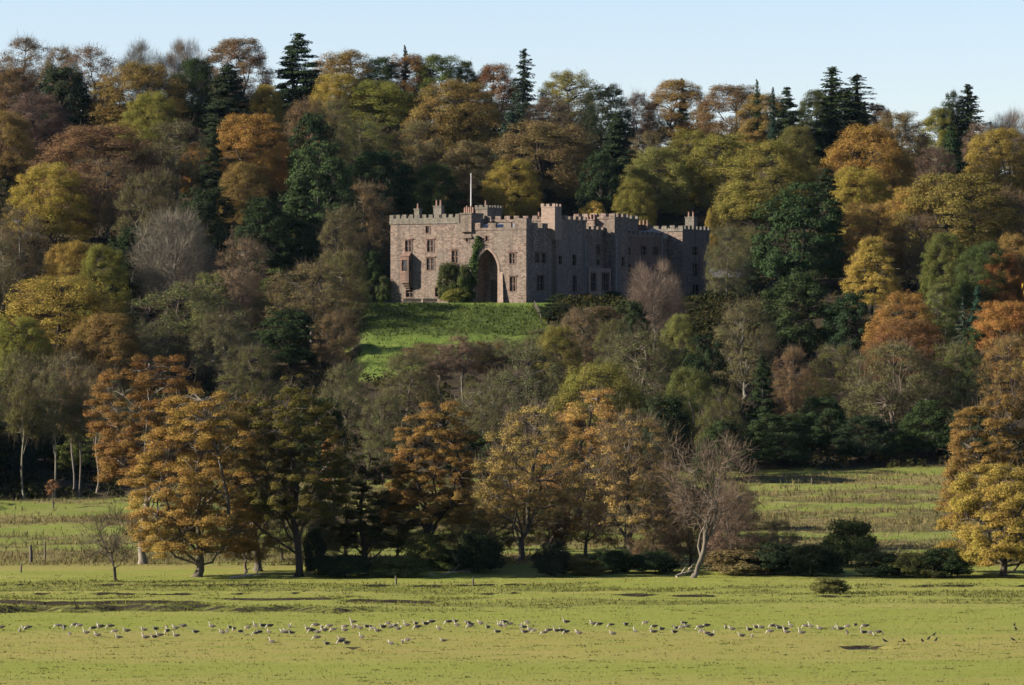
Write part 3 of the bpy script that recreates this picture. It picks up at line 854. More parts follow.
def make_tree(seed, R, H, base=0.2, npuff=90, leaf=0.22, lpp=170, flat=0.65, shape='dome', lean=(0, 0), twigs=0, twig_len=1.3, twig_w=0.03, tr=None, puff=(0.15, 0.25),
              inner=0.22, limbs=7, gap=0.0, up=0.35, rough=0.18, bole=None, amp=0.07, limb_r=0.5, leafmat=None, zcf=None, skirt=0.0):
    """a tree of real size: returns (trunk mesh, crown mesh). Crown from base*H to H, radius R."""
    rng = np.random.default_rng(seed)
    zb = base * H
    zc = zb + (H - zb) * (zcf or (0.42 if shape == 'dome' else 0.36))
    lx, ly = lean
    ph = rng.uniform(0, 6.28, 8)
    cent, rad = [], []
    tries = 0
    while len(cent) < npuff and tries < npuff * 40:
        tries += 1
        d = unit(rng.normal(size=3))
        if d[2] < -0.75: continue
        k = rng.uniform(0.3, 0.72) if rng.random() < inner else rng.uniform(0.78, 1.0)
        az = math.atan2(d[1], d[0])
        lump = 1 + rough * (math.sin(2 * az + ph[0] + 2 * d[2]) + 0.7 * math.sin(3 * az + ph[1] - 3 * d[2]) + 0.5 * math.sin(5 * az + ph[2] + 4 * d[2])) * 0.6
        if shape == 'cone':
            h = rng.random() ** 1.25
            rr = R * (1 - h) ** 0.8 * lump * (0.3 + 0.7 * k)
            p = np.array([math.cos(az) * rr, math.sin(az) * rr, zb + h * (H - zb)])
        else:
            a = (H - zc) if d[2] > 0 else (zc - zb)
            sk = (1 / math.sqrt(max(0.15, 1 - d[2] ** 2))) ** skirt if d[2] < 0 else 1.0
            p = np.array([d[0] * R * k * lump * sk, d[1] * R * k * lump * sk, zc + d[2] * a * k * (1 + (lump - 1) * 0.5)])
        r = R * rng.uniform(*puff) * (0.8 if k < 0.7 else 1)
        if shape == 'cone': r *= 0.7 + 0.6 * (1 - h)
        m = 1 - r / R * 0.55
        p[0] *= m; p[1] *= m
        if p[2] + r * flat > H: p[2] = H - r * flat
        if any((p - q)[0] ** 2 + (p - q)[1] ** 2 + ((p - q)[2] / 0.7) ** 2 < (0.55 * (r + s)) ** 2 * 0.6 for q, s in zip(cent[-60:], rad[-60:])) and rng.random() < 0.8: continue
        if gap and rng.random() < gap * (0.5 + 0.5 * math.sin(3 * az + ph[3]) * math.sin(4 * d[2] + ph[4])): continue
        f = max(0.0, (p[2]) / H)
        p[0] += lx * f; p[1] += ly * f
        cent.append(p); rad.append(r)
    cent = np.array(cent); rad = np.array(rad)
    # leaves on each puff
    Vs = []
    cc = np.array([lx * 0.6, ly * 0.6, zb + (zc - zb) * 0.7])
    if lpp:
        cnt = np.maximum(8, (lpp * (rad / (R * 0.2)) ** 2).astype(int))
        idx = np.repeat(np.arange(len(cent)), cnt)
        d = unit(rng.normal(size=(len(idx), 3)))
        low = d[:, 2] < -0.25
        d[low, 2] *= -rng.choice([1, -0.4], low.sum())
        rr = rad[idx][:, None] * (rng.random((len(idx), 1)) ** 0.33) * rng.uniform(0.85, 1.15, (len(idx), 1))
        d2 = d.copy(); d2[:, 2] *= flat
        wave = 1 + 0.22 * np.sin(d[:, :1] * 5 + idx[:, None]) * np.sin(d[:, 1:2] * 5 + idx[:, None] * 1.7)
        P = cent[idx] + d2 * rr * wave
        outw = unit(P - cc)
        N = unit(d * 0.75 + outw * 0.5 + np.array([0, 0, up]) + rng.normal(size=d.shape) * 0.55)
        Vs.append(leaf_quads(P, N, leaf, rng))
    tb = MB()
    tr = tr or H * 0.02 + 0.05
    bole = zb + (zc - zb) * 0.35 if bole is None else bole
    top = np.array([lx * 0.55, ly * 0.55, bole])
    tp = bent((0, 0, -0.4), top, rng, 6, 0, amp * 0.5)
    tp[0] = np.array([0, 0, -0.4])
    fl = [np.array([0, 0, -0.5]), np.array([0, 0, 0.02]), tp[0] * 0.0 + (tp[1] - tp[0]) * 0.3 + [0, 0, 0.1]] + tp[1:]
    tb.tube(fl, [tr * 2.1, tr * 1.6, tr * 1.2, tr * 1.06, tr * 1.0, tr * 0.95, tr * 0.9, tr * 0.85, tr * 0.75], 8)
    # leader and limbs
    heads = []
    ldr = bent(top, np.array([lx * 0.9, ly * 0.9, H * 0.93]), rng, 6, 0, amp)
    tb.tube(ldr, [tr * 0.75 * (1 - 0.85 * i / 6) for i in range(7)], 6)
    heads.append((ldr, tr * 0.5))
    for i in range(limbs):
        az = 6.2832 * (i + rng.uniform(-0.3, 0.3)) / limbs
        el = rng.uniform(0.0, 0.75)
        qz = zb + (H - zb) * (0.2 + el * 0.7)
        qr = R * 0.62 * ((1 - (qz - zb) / (H - zb)) if shape == 'cone' else math.sqrt(max(0.05, 1 - ((qz - zc) / (H - zc)) ** 2)))
        q = np.array([math.cos(az) * qr, math.sin(az) * qr, qz]) + np.array([lx * 0.8, ly * 0.8, 0])
        j = rng.integers(3, 7)
        src = tp[j] if rng.random() < 0.55 else ldr[rng.integers(0, 3)]
        path = bent(src, q, rng, 6, rng.uniform(-0.02, 0.12), amp * 1.2)
        r0 = tr * limb_r * rng.uniform(0.7, 1.1)
        tb.tube(path, [r0 * (1 - 0.78 * s / 6) for s in range(7)], 6)
        heads.append((path, r0 * 0.5))
    for c, r in zip(cent, rad):
        best = min(((np.linalg.norm(np.asarray(p) - c) + (0.0 if p[2] < c[2] else 1.5), p, hr) for path, hr in heads for p in path[2:]), key=lambda t: t[0])
        path = bent(best[1], c, rng, 3, 0.06, amp)
        r0 = max(0.035, best[2] * 0.45)
        tb.tube(path, [r0, r0 * 0.75, r0 * 0.5, r0 * 0.3], 4)
    if twigs:
        per = np.maximum(4, (twigs * (rad / rad.mean()) ** 1.5 / len(cent)).astype(int))
        idx = np.repeat(np.arange(len(cent)), per)
        P0 = cent[idx] + rng.normal(size=(len(idx), 3)) * rad[idx][:, None] * 0.45
        dirs = unit(unit(P0 - cc) * 0.6 + unit(P0 - cent[idx]) * 0.7 + np.array([0, 0, 0.3]) + rng.normal(size=P0.shape) * 0.45)
        P1 = P0 + dirs * twig_len * rng.uniform(0.5, 1.3, (len(idx), 1))
        tw = ribbons(P0, P1, twig_w * rng.uniform(0.6, 1.3, len(idx)), rng)
        if lpp: pass
        Vs.append(tw)
    tm = mesh_quads("trunk", tb.V, tb.Q, [BARK], smooth=True)
    nl = len(Vs[0]) // 4 if lpp else 0
    V = np.concatenate(Vs)
    nq = len(V) // 4
    mi = np.zeros(nq, dtype=np.int32)
    mats = [leafmat or LEAF]
    if twigs:
        mats = [leafmat or LEAF, TWIGB] if lpp else [TWIG]
        if lpp: mi[nl:] = 1
    cm = mesh_quads("crown", V, np.arange(nq * 4).reshape(-1, 4), mats, mi)
    return tm, cm

def twigb():
    k = Nodes("brown_twig")
    geo = k.n("NewGeometry")
    d = k.n("BsdfDiffuse")
    k.l(k.ramp(geo.outputs["Random Per Island"], 0, 1, (0.04, 0.031, 0.02), (0.125, 0.1, 0.07)), d.inputs[0])
    k.l(d.outputs[0], k.out.inputs[0])
    return k.m
TWIGB = twigb()

def make_fir(seed, R, H, base=0.05, rows=44, droop=0.3, spray=0.5, tight=1.0):
    """spire conifer: whorls of branches clothed in needle sprays"""
    rng = np.random.default_rng(seed)
    tb = MB()
    tr = H * 0.016
    tb.tube([(0, 0, -0.4), (0, 0, H * 0.3), (0, 0, H * 0.7), (0, 0, H)], [tr * 1.4, tr, tr * 0.55, 0.03], 7)
    Vs = []
    for i in range(rows):
        t = (i + rng.uniform(-0.3, 0.3)) / rows
        t = min(max(t, 0), 0.985)
        z = H * (base + (1 - base) * t)
        L = R * ((1 - t) ** 0.72) * rng.uniform(0.75, 1.12) * min(1, 0.55 + t * 3)
        nb = int(4 + 3 * (1 - t))
        a0 = rng.uniform(0, 6.28)
        for b in range(nb):
            az = a0 + 6.2832 * (b + rng.uniform(-0.25, 0.25)) / nb
            if rng.random() < 0.1: continue
            l = max(0.3, L * rng.uniform(0.5, 1.2) * (1 + 0.25 * math.sin(az * 2 + t * 9 + seed))); z = H * (base + (1 - base) * min(0.99, max(0, t + rng.uniform(-1.2, 1.2) / rows)))
            dr = droop * rng.uniform(0.6, 1.4) * (1.3 - t)
            n = max(4, int(l / 0.12 * tight))
            s = np.linspace(0.08, 1, n)
            hx = np.stack([np.cos(az) * l * s, np.sin(az) * l * s, z + l * (-dr * s + 0.28 * dr * s ** 3 * 2) + (0.25 * l * s if t > 0.85 else 0)], -1)
            tb.tube([hx[0] * [0, 0, 1], hx[n // 2], hx[-1]], [0.05, 0.035, 0.012], 3)
            m = 4
            P = np.repeat(hx, m, 0)
            side = np.array([-math.sin(az), math.cos(az), 0])
            w = np.repeat((1 - 0.75 * s) * l * 0.3 + 0.1, m)[:, None]
            P = P + side * rng.uniform(-1, 1, (len(P), 1)) * w + rng.normal(size=P.shape) * 0.07
            P[:, 2] -= rng.random(len(P)) ** 0.7 * (0.35 + 0.16 * l) * spray
            N = unit(np.array([math.cos(az) * 0.6, math.sin(az) * 0.6, 0.55]) + rng.normal(size=P.shape) * 0.6)
            T = np.array([math.cos(az), math.sin(az), -0.3]) + rng.normal(size=P.shape) * 0.5
            Vs.append(leaf_quads(P, N, spray * 0.36, rng, 0.4, T))
    V = np.concatenate(Vs)
    return mesh_quads("trunk", tb.V, tb.Q, [BARK], smooth=True), mesh_quads("crown", V, np.arange(len(V)).reshape(-1, 4), [NEEDLE])

# stock crowns: kind -> list of (trunk mesh, crown mesh, radius, height)
STOCK = {}
def stock(kind, n, R, H, f):
    STOCK[kind] = [(*f(i), R, H) for i in range(n)]
stock('dome', 7, 8.0, 17.0, lambda i: make_tree(100 + i, 8.0, 17.0, 0.0, 300, 0.105, 380, 0.8, 'dome', puff=(0.12, 0.21), rough=0.12, twigs=900, twig_len=0.9, twig_w=0.016, inner=0.05, zcf=0.38, skirt=0.5, up=0.2))
stock('tall', 4, 6.0, 18.0, lambda i: make_tree(200 + i, 6.0, 18.0, 0.0, 250, 0.11, 260, 0.85, 'dome', up=0.2, puff=(0.13, 0.23), rough=0.2, twigs=500, inner=0.08, skirt=0.4))
stock('half', 6, 7.0, 16.0, lambda i: make_tree(300 + i, 7.0, 16.0, 0.04, 210, 0.1, 240, 0.75, 'dome', twigs=5500, twig_len=1.3, twig_w=0.016, puff=(0.11, 0.2), rough=0.18, limb_r=0.35, inner=0.2, skirt=0.3))
stock('stem', 4, 3.6, 16.0, lambda i: make_tree(350 + i, 3.6, 16.0, 0.42, 70, 0.1, 120, 0.9, 'dome', twigs=2600, twig_len=1.3, twig_w=0.014, puff=(0.16, 0.3), rough=0.25, limb_r=0.4, inner=0.3, limbs=5, tr=0.19))
stock('bare', 4, 6.5, 15.0, lambda i: make_tree(400 + i, 6.5, 15.0, 0.12, 150, 0.2, 0, 0.8, 'dome', twigs=20000, twig_len=1.5, twig_w=0.014, puff=(0.12, 0.22), rough=0.2, inner=0.4, limb_r=0.33))
stock('fir', 4, 3.6, 18.0, lambda i: make_fir(500 + i, 3.6, 18.0))
stock('cedar', 4, 5.5, 17.0, lambda i: make_tree(600 + i, 5.5, 17.0, 0.04, 130, 0.17, 170, 0.36, 'cone', amp=0.03, puff=(0.18, 0.36), rough=0.35, limbs=9, up=0.7, leafmat=NEEDLE, inner=0.15))
stock('yew', 4, 6.0, 13.0, lambda i: make_tree(700 + i, 6.0, 13.0, 0.0, 200, 0.15, 190, 0.7, 'dome', puff=(0.13, 0.24), rough=0.24, leafmat=NEEDLE, inner=0.08, zcf=0.34, skirt=0.6))
stock('bush', 4, 2.6, 3.2, lambda i: make_tree(800 + i, 2.6, 3.2, 0.0, 60, 0.09, 150, 0.75, 'dome', puff=(0.2, 0.32), rough=0.25, tr=0.06, limbs=5, bole=0.5, twigs=500, twig_len=0.5, twig_w=0.012, zcf=0.3))

GREYBARK = (0.075, 0.066, 0.054); DARKBARK = (0.03, 0.025, 0.02); PALEBARK = (0.125, 0.114, 0.096)
COLS = {
    'orange': (0.195, 0.088, 0.015), 'rust': (0.125, 0.056, 0.017), 'bronze': (0.145, 0.088, 0.02), 'brown': (0.105, 0.07, 0.03), 'russet': (0.112, 0.063, 0.026), 'purple': (0.075, 0.047, 0.035),
    'gold': (0.18, 0.122, 0.016), 'yellow': (0.23, 0.165, 0.018), 'olivegold': (0.112, 0.1, 0.017), 'olive': (0.074, 0.076, 0.018), 'palegreen': (0.105, 0.105, 0.026), 'green': (0.04, 0.055, 0.014),
    'deepgreen': (0.022, 0.035, 0.012), 'blackgreen': (0.019, 0.028, 0.012), 'bluegreen': (0.018, 0.034, 0.021),
    'grey': (0.1, 0.088, 0.068), 'pinkgrey': (0.098, 0.078, 0.056), 'mauve': (0.078, 0.069, 0.057), 'drab': (0.082, 0.076, 0.03), 'greygreen': (0.078, 0.082, 0.03), 'pinkbrown': (0.115, 0.075, 0.046),
}
KNAME = {'dome': ('broadleaf_tree', 'tree'), 'tall': ('broadleaf_tree', 'tree'), 'half': ('thinning_tree', 'tree'), 'bare': ('bare_tree', 'tree'), 'fir': ('fir_tree', 'conifer'),
         'stem': ('slender_tree', 'tree'), 'cedar': ('cedar_tree', 'conifer'), 'yew': ('evergreen_tree', 'evergreen'), 'bush': ('bush', 'bush')}
rnd = random.Random(11)
counter = {}
def jitter(c, r, a=0.1):
    return tuple(max(0.004, x * (1 + r.uniform(-a, a))) for x in c)

def solve_Y(px, top, h):
    ys = np.arange(436, 906, 1.0)
    X = px_xy(px, ys)
    r = HY - F * (ground_z(X, ys, False) + h - CAMZ) / ys
    ok = np.where(r <= top)[0]
    return float(ys[ok[0]]) if len(ok) else 903.0

def hill_tree(px, top, w, kind, col, h, label, group="trees on the wooded hill", Y=None, bark=None):
    fixed = Y is not None
    Y = Y or solve_Y(px, top, h)
    if not fixed and 376 < px < 720 and 655 < Y < 752: Y = 754.0 if top < 250 else 652.0
    X = px_xy(px, Y); zg = gz(X, Y)
    h = CAMZ + (HY - top) * Y / F - zg
    i = counter.get(kind, 0); counter[kind] = i + 1
    tm, cm, R, H = STOCK[kind][i % len(STOCK[kind])]
    sx = (w / F * Y / 2) / R; sz = h / H
    sx = max(sx, (0.62 if kind == 'fir' else 0.3) * sz) * (1.18 if kind in ('dome', 'tall') else 1.1)
    nm, cat = KNAME[kind]
    o = thing(nm, label, cat, (X, Y, zg), rnd.uniform(0, 6.28), group)
    bk = bark or (DARKBARK if kind in ('dome', 'fir', 'cedar', 'yew', 'tall') else GREYBARK)
    link("trunk", tm, o, color=jitter(bk, rnd), scale=(sx, sx, sz))
    link("crown", cm, o, color=jitter(COLS[col] if isinstance(col, str) else col, rnd), scale=(sx, sx, sz))
    return o

# (column, row of the top, crown width, kind, colour, likely height m, label)
TREES = [
 # ---- skyline
 (-8, 60, 62, 'half', 'brown', 16, "dusky brown tree at the skyline's outer end, beyond the feathery brown crown"),
 (26, 37, 62, 'half', 'brown', 17, "feathery brown crown rising highest at the skyline's bare end"),
 (60, 46, 40, 'half', 'brown', 16, "small thin brown crown on the skyline next to the feathery one"),
 (90, 45, 60, 'half', 'russet', 17, "wide thin russet crown on the skyline above the dark evergreen"),
 (142, 43, 44, 'bare', 'mauve', 17, "leafless spiky crown on the skyline above the big bronze dome"),
 (184, 42, 40, 'bare', 'pinkgrey', 17, "leafless fan-shaped crown on the skyline above the dark green round tree"),
 (236, 37, 66, 'dome', 'brown', 18, "rounded brown-green dome on the skyline beside the layered cedar"),
 (299, 33, 62, 'cedar', 'blackgreen', 19, "black-green layered cedar standing up tallest on the skyline"),
 (346, 49, 68, 'dome', 'bronze', 16, "bronze domed crown on the skyline just beyond the black-green cedar"),
 (381, 56, 34, 'tall', 'deepgreen', 16, "small dark green crown on the skyline between two bronze domes"),
 (407, 53, 54, 'dome', 'rust', 16, "dark rusty crown on the skyline under a fir's bare tip"),
 (405, 44, 12, 'fir', 'deepgreen', 18, "fir of which only the thin bare tip shows over a rusty crown"),
 (440, 54, 56, 'dome', 'olive', 16, "olive crown on the skyline above the big orange-bronze tree"),
 (494, 63, 54, 'dome', 'rust', 15, "low russet hummock of a crown on the skyline next to the spire fir"),
 (466, 60, 26, 'tall', 'green', 15, "narrow green crown on the skyline between the olive and the russet ones"),
 (524, 48, 52, 'fir', 'bluegreen', 22, "tall pointed blue-green fir spire on the skyline above the castle gate"),
 (568, 69, 56, 'dome', 'olivegold', 15, "rounded olive-gold crown on the skyline beyond the spire fir"),
 (607, 83, 44, 'tall', 'blackgreen', 19, "black ragged evergreen on the skyline with a bare reddish trunk"),
 (637, 92, 40, 'half', 'purple', 15, "see-through dark purple-brown crown on the skyline dip"),
 (677, 79, 64, 'dome', 'bronze', 17, "dark bronze square-topped crown on the skyline above the end tower"),
 (682, 77, 30, 'fir', 'deepgreen', 17, "green fir standing in the middle of the square-topped bronze crown"),
 (733, 84, 70, 'dome', 'brown', 17, "brown domed crown on the skyline beside three thin firs"),
 (757, 79, 14, 'fir', 'deepgreen', 19, "slim fir tip on the skyline behind the brown dome"),
 (773, 86, 14, 'fir', 'bluegreen', 18, "shorter slim fir on the skyline between brown dome and dark pine"),
 (764, 92, 58, 'dome', 'bronze', 15, "bronze crown out of which the slim fir tips rise"),
 (845, 88, 44, 'dome', 'green', 15, "green crown wedged between the twin dark firs"),
 (787, 87, 38, 'cedar', 'blackgreen', 17, "bushy blackish pine on the skyline next to the slim firs"),
 (815, 89, 36, 'dome', 'green', 16, "rounded green crown on the skyline leaning against the twin firs"),
 (832, 66, 92, 'fir', 'deepgreen', 21, "taller of the twin dark firs on the skyline with spiky tips"),
 (857, 73, 92, 'fir', 'blackgreen', 20, "shorter ragged one of the twin dark firs on the skyline"),
 (879, 103, 28, 'dome', 'purple', 13, "small purple-brown crown on the skyline beside the ragged fir"),
 (900, 110, 56, 'dome', 'brown', 16, "brown dome on the skyline behind the big orange-gold one"),
 (940, 107, 46, 'dome', 'olivegold', 15, "olive-gold crown on the skyline under the twin feathery redwoods"),
 (968, 84, 78, 'fir', 'blackgreen', 20, "feathery dark redwood, the fuller of two on the skyline"),
 (953, 90, 24, 'tall', 'deepgreen', 19, "thin open-topped redwood beside the fuller one on the skyline"),
 (1010, 112, 46, 'bare', 'grey', 14, "pale leafless see-through crown at the low end of the skyline"),
 (981, 122, 40, 'half', 'pinkbrown', 14, "pinkish brown crown just below the pale leafless one"),
 (1035, 124, 50, 'half', 'brown', 15, "brown crown cut by the picture edge below the pale leafless one"),
 # ---- upper hill, western part
 (10, 66, 56, 'dome', 'brown', 17, "brown dome just below the feathery skyline crown"),
 (64, 66, 66, 'yew', 'blackgreen', 17, "black-green spreading evergreen with sky glinting through it"),
 (140, 61, 84, 'dome', 'bronze', 18, "big bronze dome under the leafless spiky skyline crown"),
 (152, 90, 56, 'dome', 'olivegold', 15, "lighter olive-gold crown set against the big bronze dome"),
 (196, 57, 54, 'tall', 'deepgreen', 18, "dark green round tree beside the big bronze dome"),
 (228, 64, 62, 'cedar', 'blackgreen', 18, "ragged dark conifer below the brown-green skyline dome"),
 (266, 84, 34, 'dome', 'gold', 12, "small golden tree glowing against the black cedar"),
 (8, 110, 52, 'dome', 'bronze', 15, "bronze crown at the edge below the purple-brown dome"),
 (36, 92, 70, 'dome', 'purple', 16, "wide purple-brown dome on the upper hill"),
 (98, 124, 116, 'dome', 'russet', 18, "very wide russet dome in the middle of the hill's bronze side"),
 (177, 121, 72, 'half', 'drab', 17, "thin drab grey-green crown beside the very wide russet dome"),
 (196, 142, 28, 'tall', 'orange', 12, "narrow orange tree in front of a dark conifer"),
 (213, 126, 32, 'cedar', 'blackgreen', 18, "slim dark conifer between the narrow orange tree and bright orange dome"),
 (252, 113, 76, 'dome', 'orange', 17, "bright orange dome on the upper hill below the black cedar"),
 (243, 161, 44, 'dome', 'bronze', 13, "bronze skirt-like tree below the bright orange dome"),
 (50, 161, 74, 'dome', 'gold', 16, "golden olive dome below the very wide russet one"),
 (108, 158, 66, 'half', 'brown', 16, "dusky brown thinning tree beside the golden olive dome"),
 (148, 170, 62, 'half', 'drab', 16, "dark drab tree in the hollow below the thin grey-green crown"),
 (205, 185, 60, 'yew', 'blackgreen', 15, "black evergreen in the dark hollow below the narrow orange tree"),
 (338, 73, 54, 'dome', 'gold', 14, "gold crown below the bronze skyline dome"),
 (378, 79, 84, 'dome', 'olivegold', 17, "broad olive-gold dome high above the castle tower"),
 (308, 99, 56, 'half', 'brown', 16, "pinkish brown thinning crown beside the bright orange dome"),
 (333, 97, 44, 'half', 'drab', 16, "drab thinning crown between pinkish thinning crown and broad olive-gold dome"),
 (455, 79, 92, 'dome', 'bronze', 19, "big orange-bronze crown high above the castle gate"),
 (314, 111, 44, 'yew', 'deepgreen', 18, "green evergreen standing below the drab crown beside the pinkish one"),
 (360, 117, 78, 'half', 'olive', 16, "olive thinning tree below the broad olive-gold dome"),
 (322, 141, 76, 'yew', (0.03, 0.044, 0.016), 19, "large fresh green evergreen uphill of the brown dying tree"),
 (377, 150, 76, 'yew', 'deepgreen', 15, "green evergreen mass behind the castle's tower house"),
 (432, 163, 58, 'dome', 'green', 13, "green-olive crown right behind the castle battlements"),
 (418, 120, 62, 'half', 'drab', 17, "drab brown tree between olive thinning tree and orange-bronze crown"),
 (470, 140, 60, 'dome', 'brown', 15, "brown shaded tree below the big orange-bronze crown"),
 (300, 178, 52, 'cedar', 'deepgreen', 17, "dark green conifer in front of the large fresh green evergreen"),
 (262, 195, 56, 'yew', 'blackgreen', 15, "black-green evergreen below the bronze skirt-like tree"),
 (365, 182, 62, 'half', 'brown', 19, "dying brown tree with a pale trunk beside the castle"),
 (342, 205, 46, 'half', 'drab', 15, "drab half of a thin tree nestled against the dying brown one"),
 # ---- behind the castle
 (510, 112, 46, 'cedar', 'bluegreen', 17, "blue-green conifer below the spire fir"),
 (552, 97, 66, 'half', 'purple', 16, "purple-brown haze of twigs behind the wide brown-gold dome"),
 (545, 119, 100, 'dome', 'brown', 18, "wide brown-gold dome standing over the castle's corner"),
 (513, 158, 52, 'dome', 'gold', 14, "gold lower crown leaning over the castle roofs"),
 (618, 112, 48, 'cedar', 'blackgreen', 19, "black pine filling the dark cleft behind the castle"),
 (600, 150, 40, 'yew', 'blackgreen', 16, "black evergreen right behind the castle's chimneys"),
 (594, 201, 30, 'bush', 'yellow', 7, "small yellow tree peeping over the castle's chimneys"),
 (648, 130, 42, 'half', 'brown', 14, "brown thinning tree in front of the dark cleft"),
 (657, 146, 64, 'dome', 'palegreen', 16, "yellow-green dome behind the castle's north range"),
 (636, 178, 40, 'dome', 'olivegold', 13, "olive-gold bush of a tree at the castle's roofline"),
 (690, 128, 54, 'dome', 'olivegold', 16, "olive-gold crown above the end tower"),
 (722, 132, 62, 'tall', 'olivegold', 18, "tall olive-gold tree beyond the end tower"),
 (768, 140, 92, 'dome', 'olivegold', 19, "very broad olive-gold tree with fine twigs beside the dark evergreen"),
 (745, 170, 60, 'half', 'olive', 17, "olive thinning tree below the very broad olive-gold one"),
 (712, 208, 16, 'tall', 'gold', 11, "slim golden column of a tree touching the end tower"),
 (727, 226, 42, 'half', 'drab', 13, "drab brown tree behind the outbuilding chimney"),
 (800, 182, 82, 'yew', 'deepgreen', 19, "huge dark green evergreen, tallest of those beyond the outbuilding"),
 (826, 168, 46, 'cedar', 'blackgreen', 18, "dark conifer behind the huge dark green evergreen"),
 (795, 125, 44, 'dome', 'olive', 16, "olive crown below the bushy blackish pine"),
 # ---- upper hill, eastern part
 (868, 123, 84, 'dome', 'orange', 19, "big orange-gold dome below the ragged fir"),
 (858, 165, 60, 'dome', 'gold', 15, "golden lower crown against the big orange-gold dome"),
 (893, 150, 44, 'dome', 'bronze', 15, "shaded bronze crown beside the big orange-gold dome"),
 (950, 126, 42, 'cedar', 'deepgreen', 17, "dark green conifer below the twin redwoods"),
 (935, 147, 48, 'half', 'purple', 14, "dark purple thinning tree below the olive-gold skyline crown"),
 (998, 127, 62, 'dome', 'gold', 16, "gold-bronze dome below the pinkish brown crown"),
 (872, 201, 64, 'dome', 'bronze', 15, "bronze-olive dome beside the dark conifer"),
 (872, 236, 48, 'tall', 'yellow', 14, "yellow lower tree with drooping leaves below the bronze-olive dome"),
 (912, 186, 58, 'dome', 'gold', 14, "golden shoulder of leaves beside the wide green-gold dome"),
 (958, 172, 112, 'dome', 'olivegold', 19, "wide green-gold dome, largest on the eastern slope"),
 (1008, 186, 66, 'half', 'russet', 16, "russet thinning tree beside the wide green-gold dome"),
 (920, 214, 58, 'half', 'brown', 14, "brown thinning tree with pale limbs under the wide green-gold dome"),
 (1014, 232, 50, 'dome', 'bronze', 15, "bronze tree cut by the picture edge below the russet one"),
 (985, 240, 60, 'dome', 'green', 14, "green shaded tree below the wide green-gold dome"),
 (945, 232, 46, 'dome', 'olive', 13, "olive tree in the shade of the wide green-gold dome"),
 (1003, 252, 46, 'dome', 'orange', 12, "orange tree between the green shaded tree and picture edge"),
 (903, 290, 66, 'dome', 'orange', 14, "vivid orange dome below the yellow drooping tree"),
 (908, 318, 80, 'dome', 'rust', 13, "rust-red dome directly below the vivid orange one"),
 (940, 282, 36, 'tall', 'palegreen', 14, "pale green slim tree beside the vivid orange dome"),
 (963, 297, 26, 'fir', 'bluegreen', 14, "small blue-green fir beside the pale green slim tree"),
 (978, 286, 30, 'cedar', 'bluegreen', 15, "blue-green cypress behind the small fir"),
 (1004, 300, 64, 'dome', 'orange', 14, "orange dome at the edge below the blue-green cypress"),
 (975, 328, 34, 'yew', 'deepgreen', 10, "dark green evergreen below the small blue-green fir"),
 (1012, 333, 66, 'half', 'bronze', 14, "bronze-brown thinning tree above the big foreground gold oak"),
 (850, 290, 50, 'yew', 'blackgreen', 13, "black evergreen in the gap beside the yellow drooping tree"),
 # ---- middle hill, western part
 (18, 206, 66, 'half', 'brown', 16, "shaded brown tree above the pale birch stem"),
 (2, 238, 40, 'half', 'drab', 15, "drab thinning tree with pale stem at the picture edge"),
 (72, 239, 54, 'dome', 'gold', 14, "gold tree behind the great golden dome"),
 (103, 243, 52, 'dome', 'olivegold', 14, "green-gold tree behind the great golden dome"),
 (174, 213, 78, 'bare', 'grey', 18, "large pale grey leafless tree against the dark hollow"),
 (132, 225, 44, 'yew', 'blackgreen', 15, "black evergreen beside the large pale grey leafless tree"),
 (62, 275, 126, 'dome', 'gold', 17, "great golden dome, widest tree on the lower western hill"),
 (104, 312, 70, 'dome', 'bronze', 13, "orange-bronze tree under the great golden dome"),
 (20, 315, 60, 'dome', 'olivegold', 13, "olive-gold skirt under the great golden dome's outer side"),
 (211, 272, 34, 'tall', 'palegreen', 12, "small yellow-green tree beside the large grey leafless one"),
 (232, 225, 22, 'fir', 'purple', 15, "slim red-brown larch above the pinkish thinning tree"),
 (243, 238, 58, 'half', 'pinkbrown', 15, "pinkish thinning tree below the slim larch"),
 (240, 268, 52, 'half', 'pinkbrown', 12, "reddish brown tree under the pinkish thinning one"),
 (186, 281, 124, 'half', 'greygreen', 16, "very wide grey-green thinning tree below the large leafless one"),
 (222, 310, 58, 'half', 'greygreen', 13, "thinning tree with white twisting limbs beside the dark holly", ),
 (150, 318, 60, 'half', 'drab', 12, "drab thinning tree above the foreground bronze oak"),
 (276, 268, 44, 'yew', 'green', 11, "fresh green evergreen bush-like tree above the brown thinning one"),
 (312, 262, 92, 'half', 'brown', 14, "brown-olive thinning tree between dark holly and lawn"),
 (345, 250, 50, 'half', 'olive', 13, "olive thinning tree at the foot of the dying brown one"),
 (372, 250, 24, 'yew', 'deepgreen', 9, "dark evergreen squeezed between dying brown tree and castle", "trees on the wooded hill", 700.0),
 (290, 307, 68, 'yew', 'blackgreen', 10, "dark rounded holly tree below the brown-olive thinning tree"),
 (335, 310, 42, 'half', 'brown', 10, "small brown thinning tree at the lawn's edge"),
 (22, 352, 64, 'half', 'drab', 14, "drab thinning tree at the dark wood edge above the meadow"),
 (68, 350, 74, 'half', 'drab', 15, "drab brown thinning tree with pale birch-like trunks at the wood edge"),
 (110, 372, 50, 'half', 'drab', 13, "drab thinning tree between the pale birch-like trunks and the deep-orange oak"),
 (-14, 380, 60, 'half', 'olive', 13, "olive thinning tree at the wood edge by the picture border"),
 (45, 400, 56, 'yew', 'deepgreen', 9, "dark green evergreen under the trees at the wood edge"),
 (90, 415, 56, 'yew', 'olive', 8, "low olive evergreen at the wood edge behind the sapling"),
 (55, 372, 30, 'stem', 'drab', 15, "slender tree with a bright pale stem at the wood edge above the sapling", "trees on the wooded hill", 507),
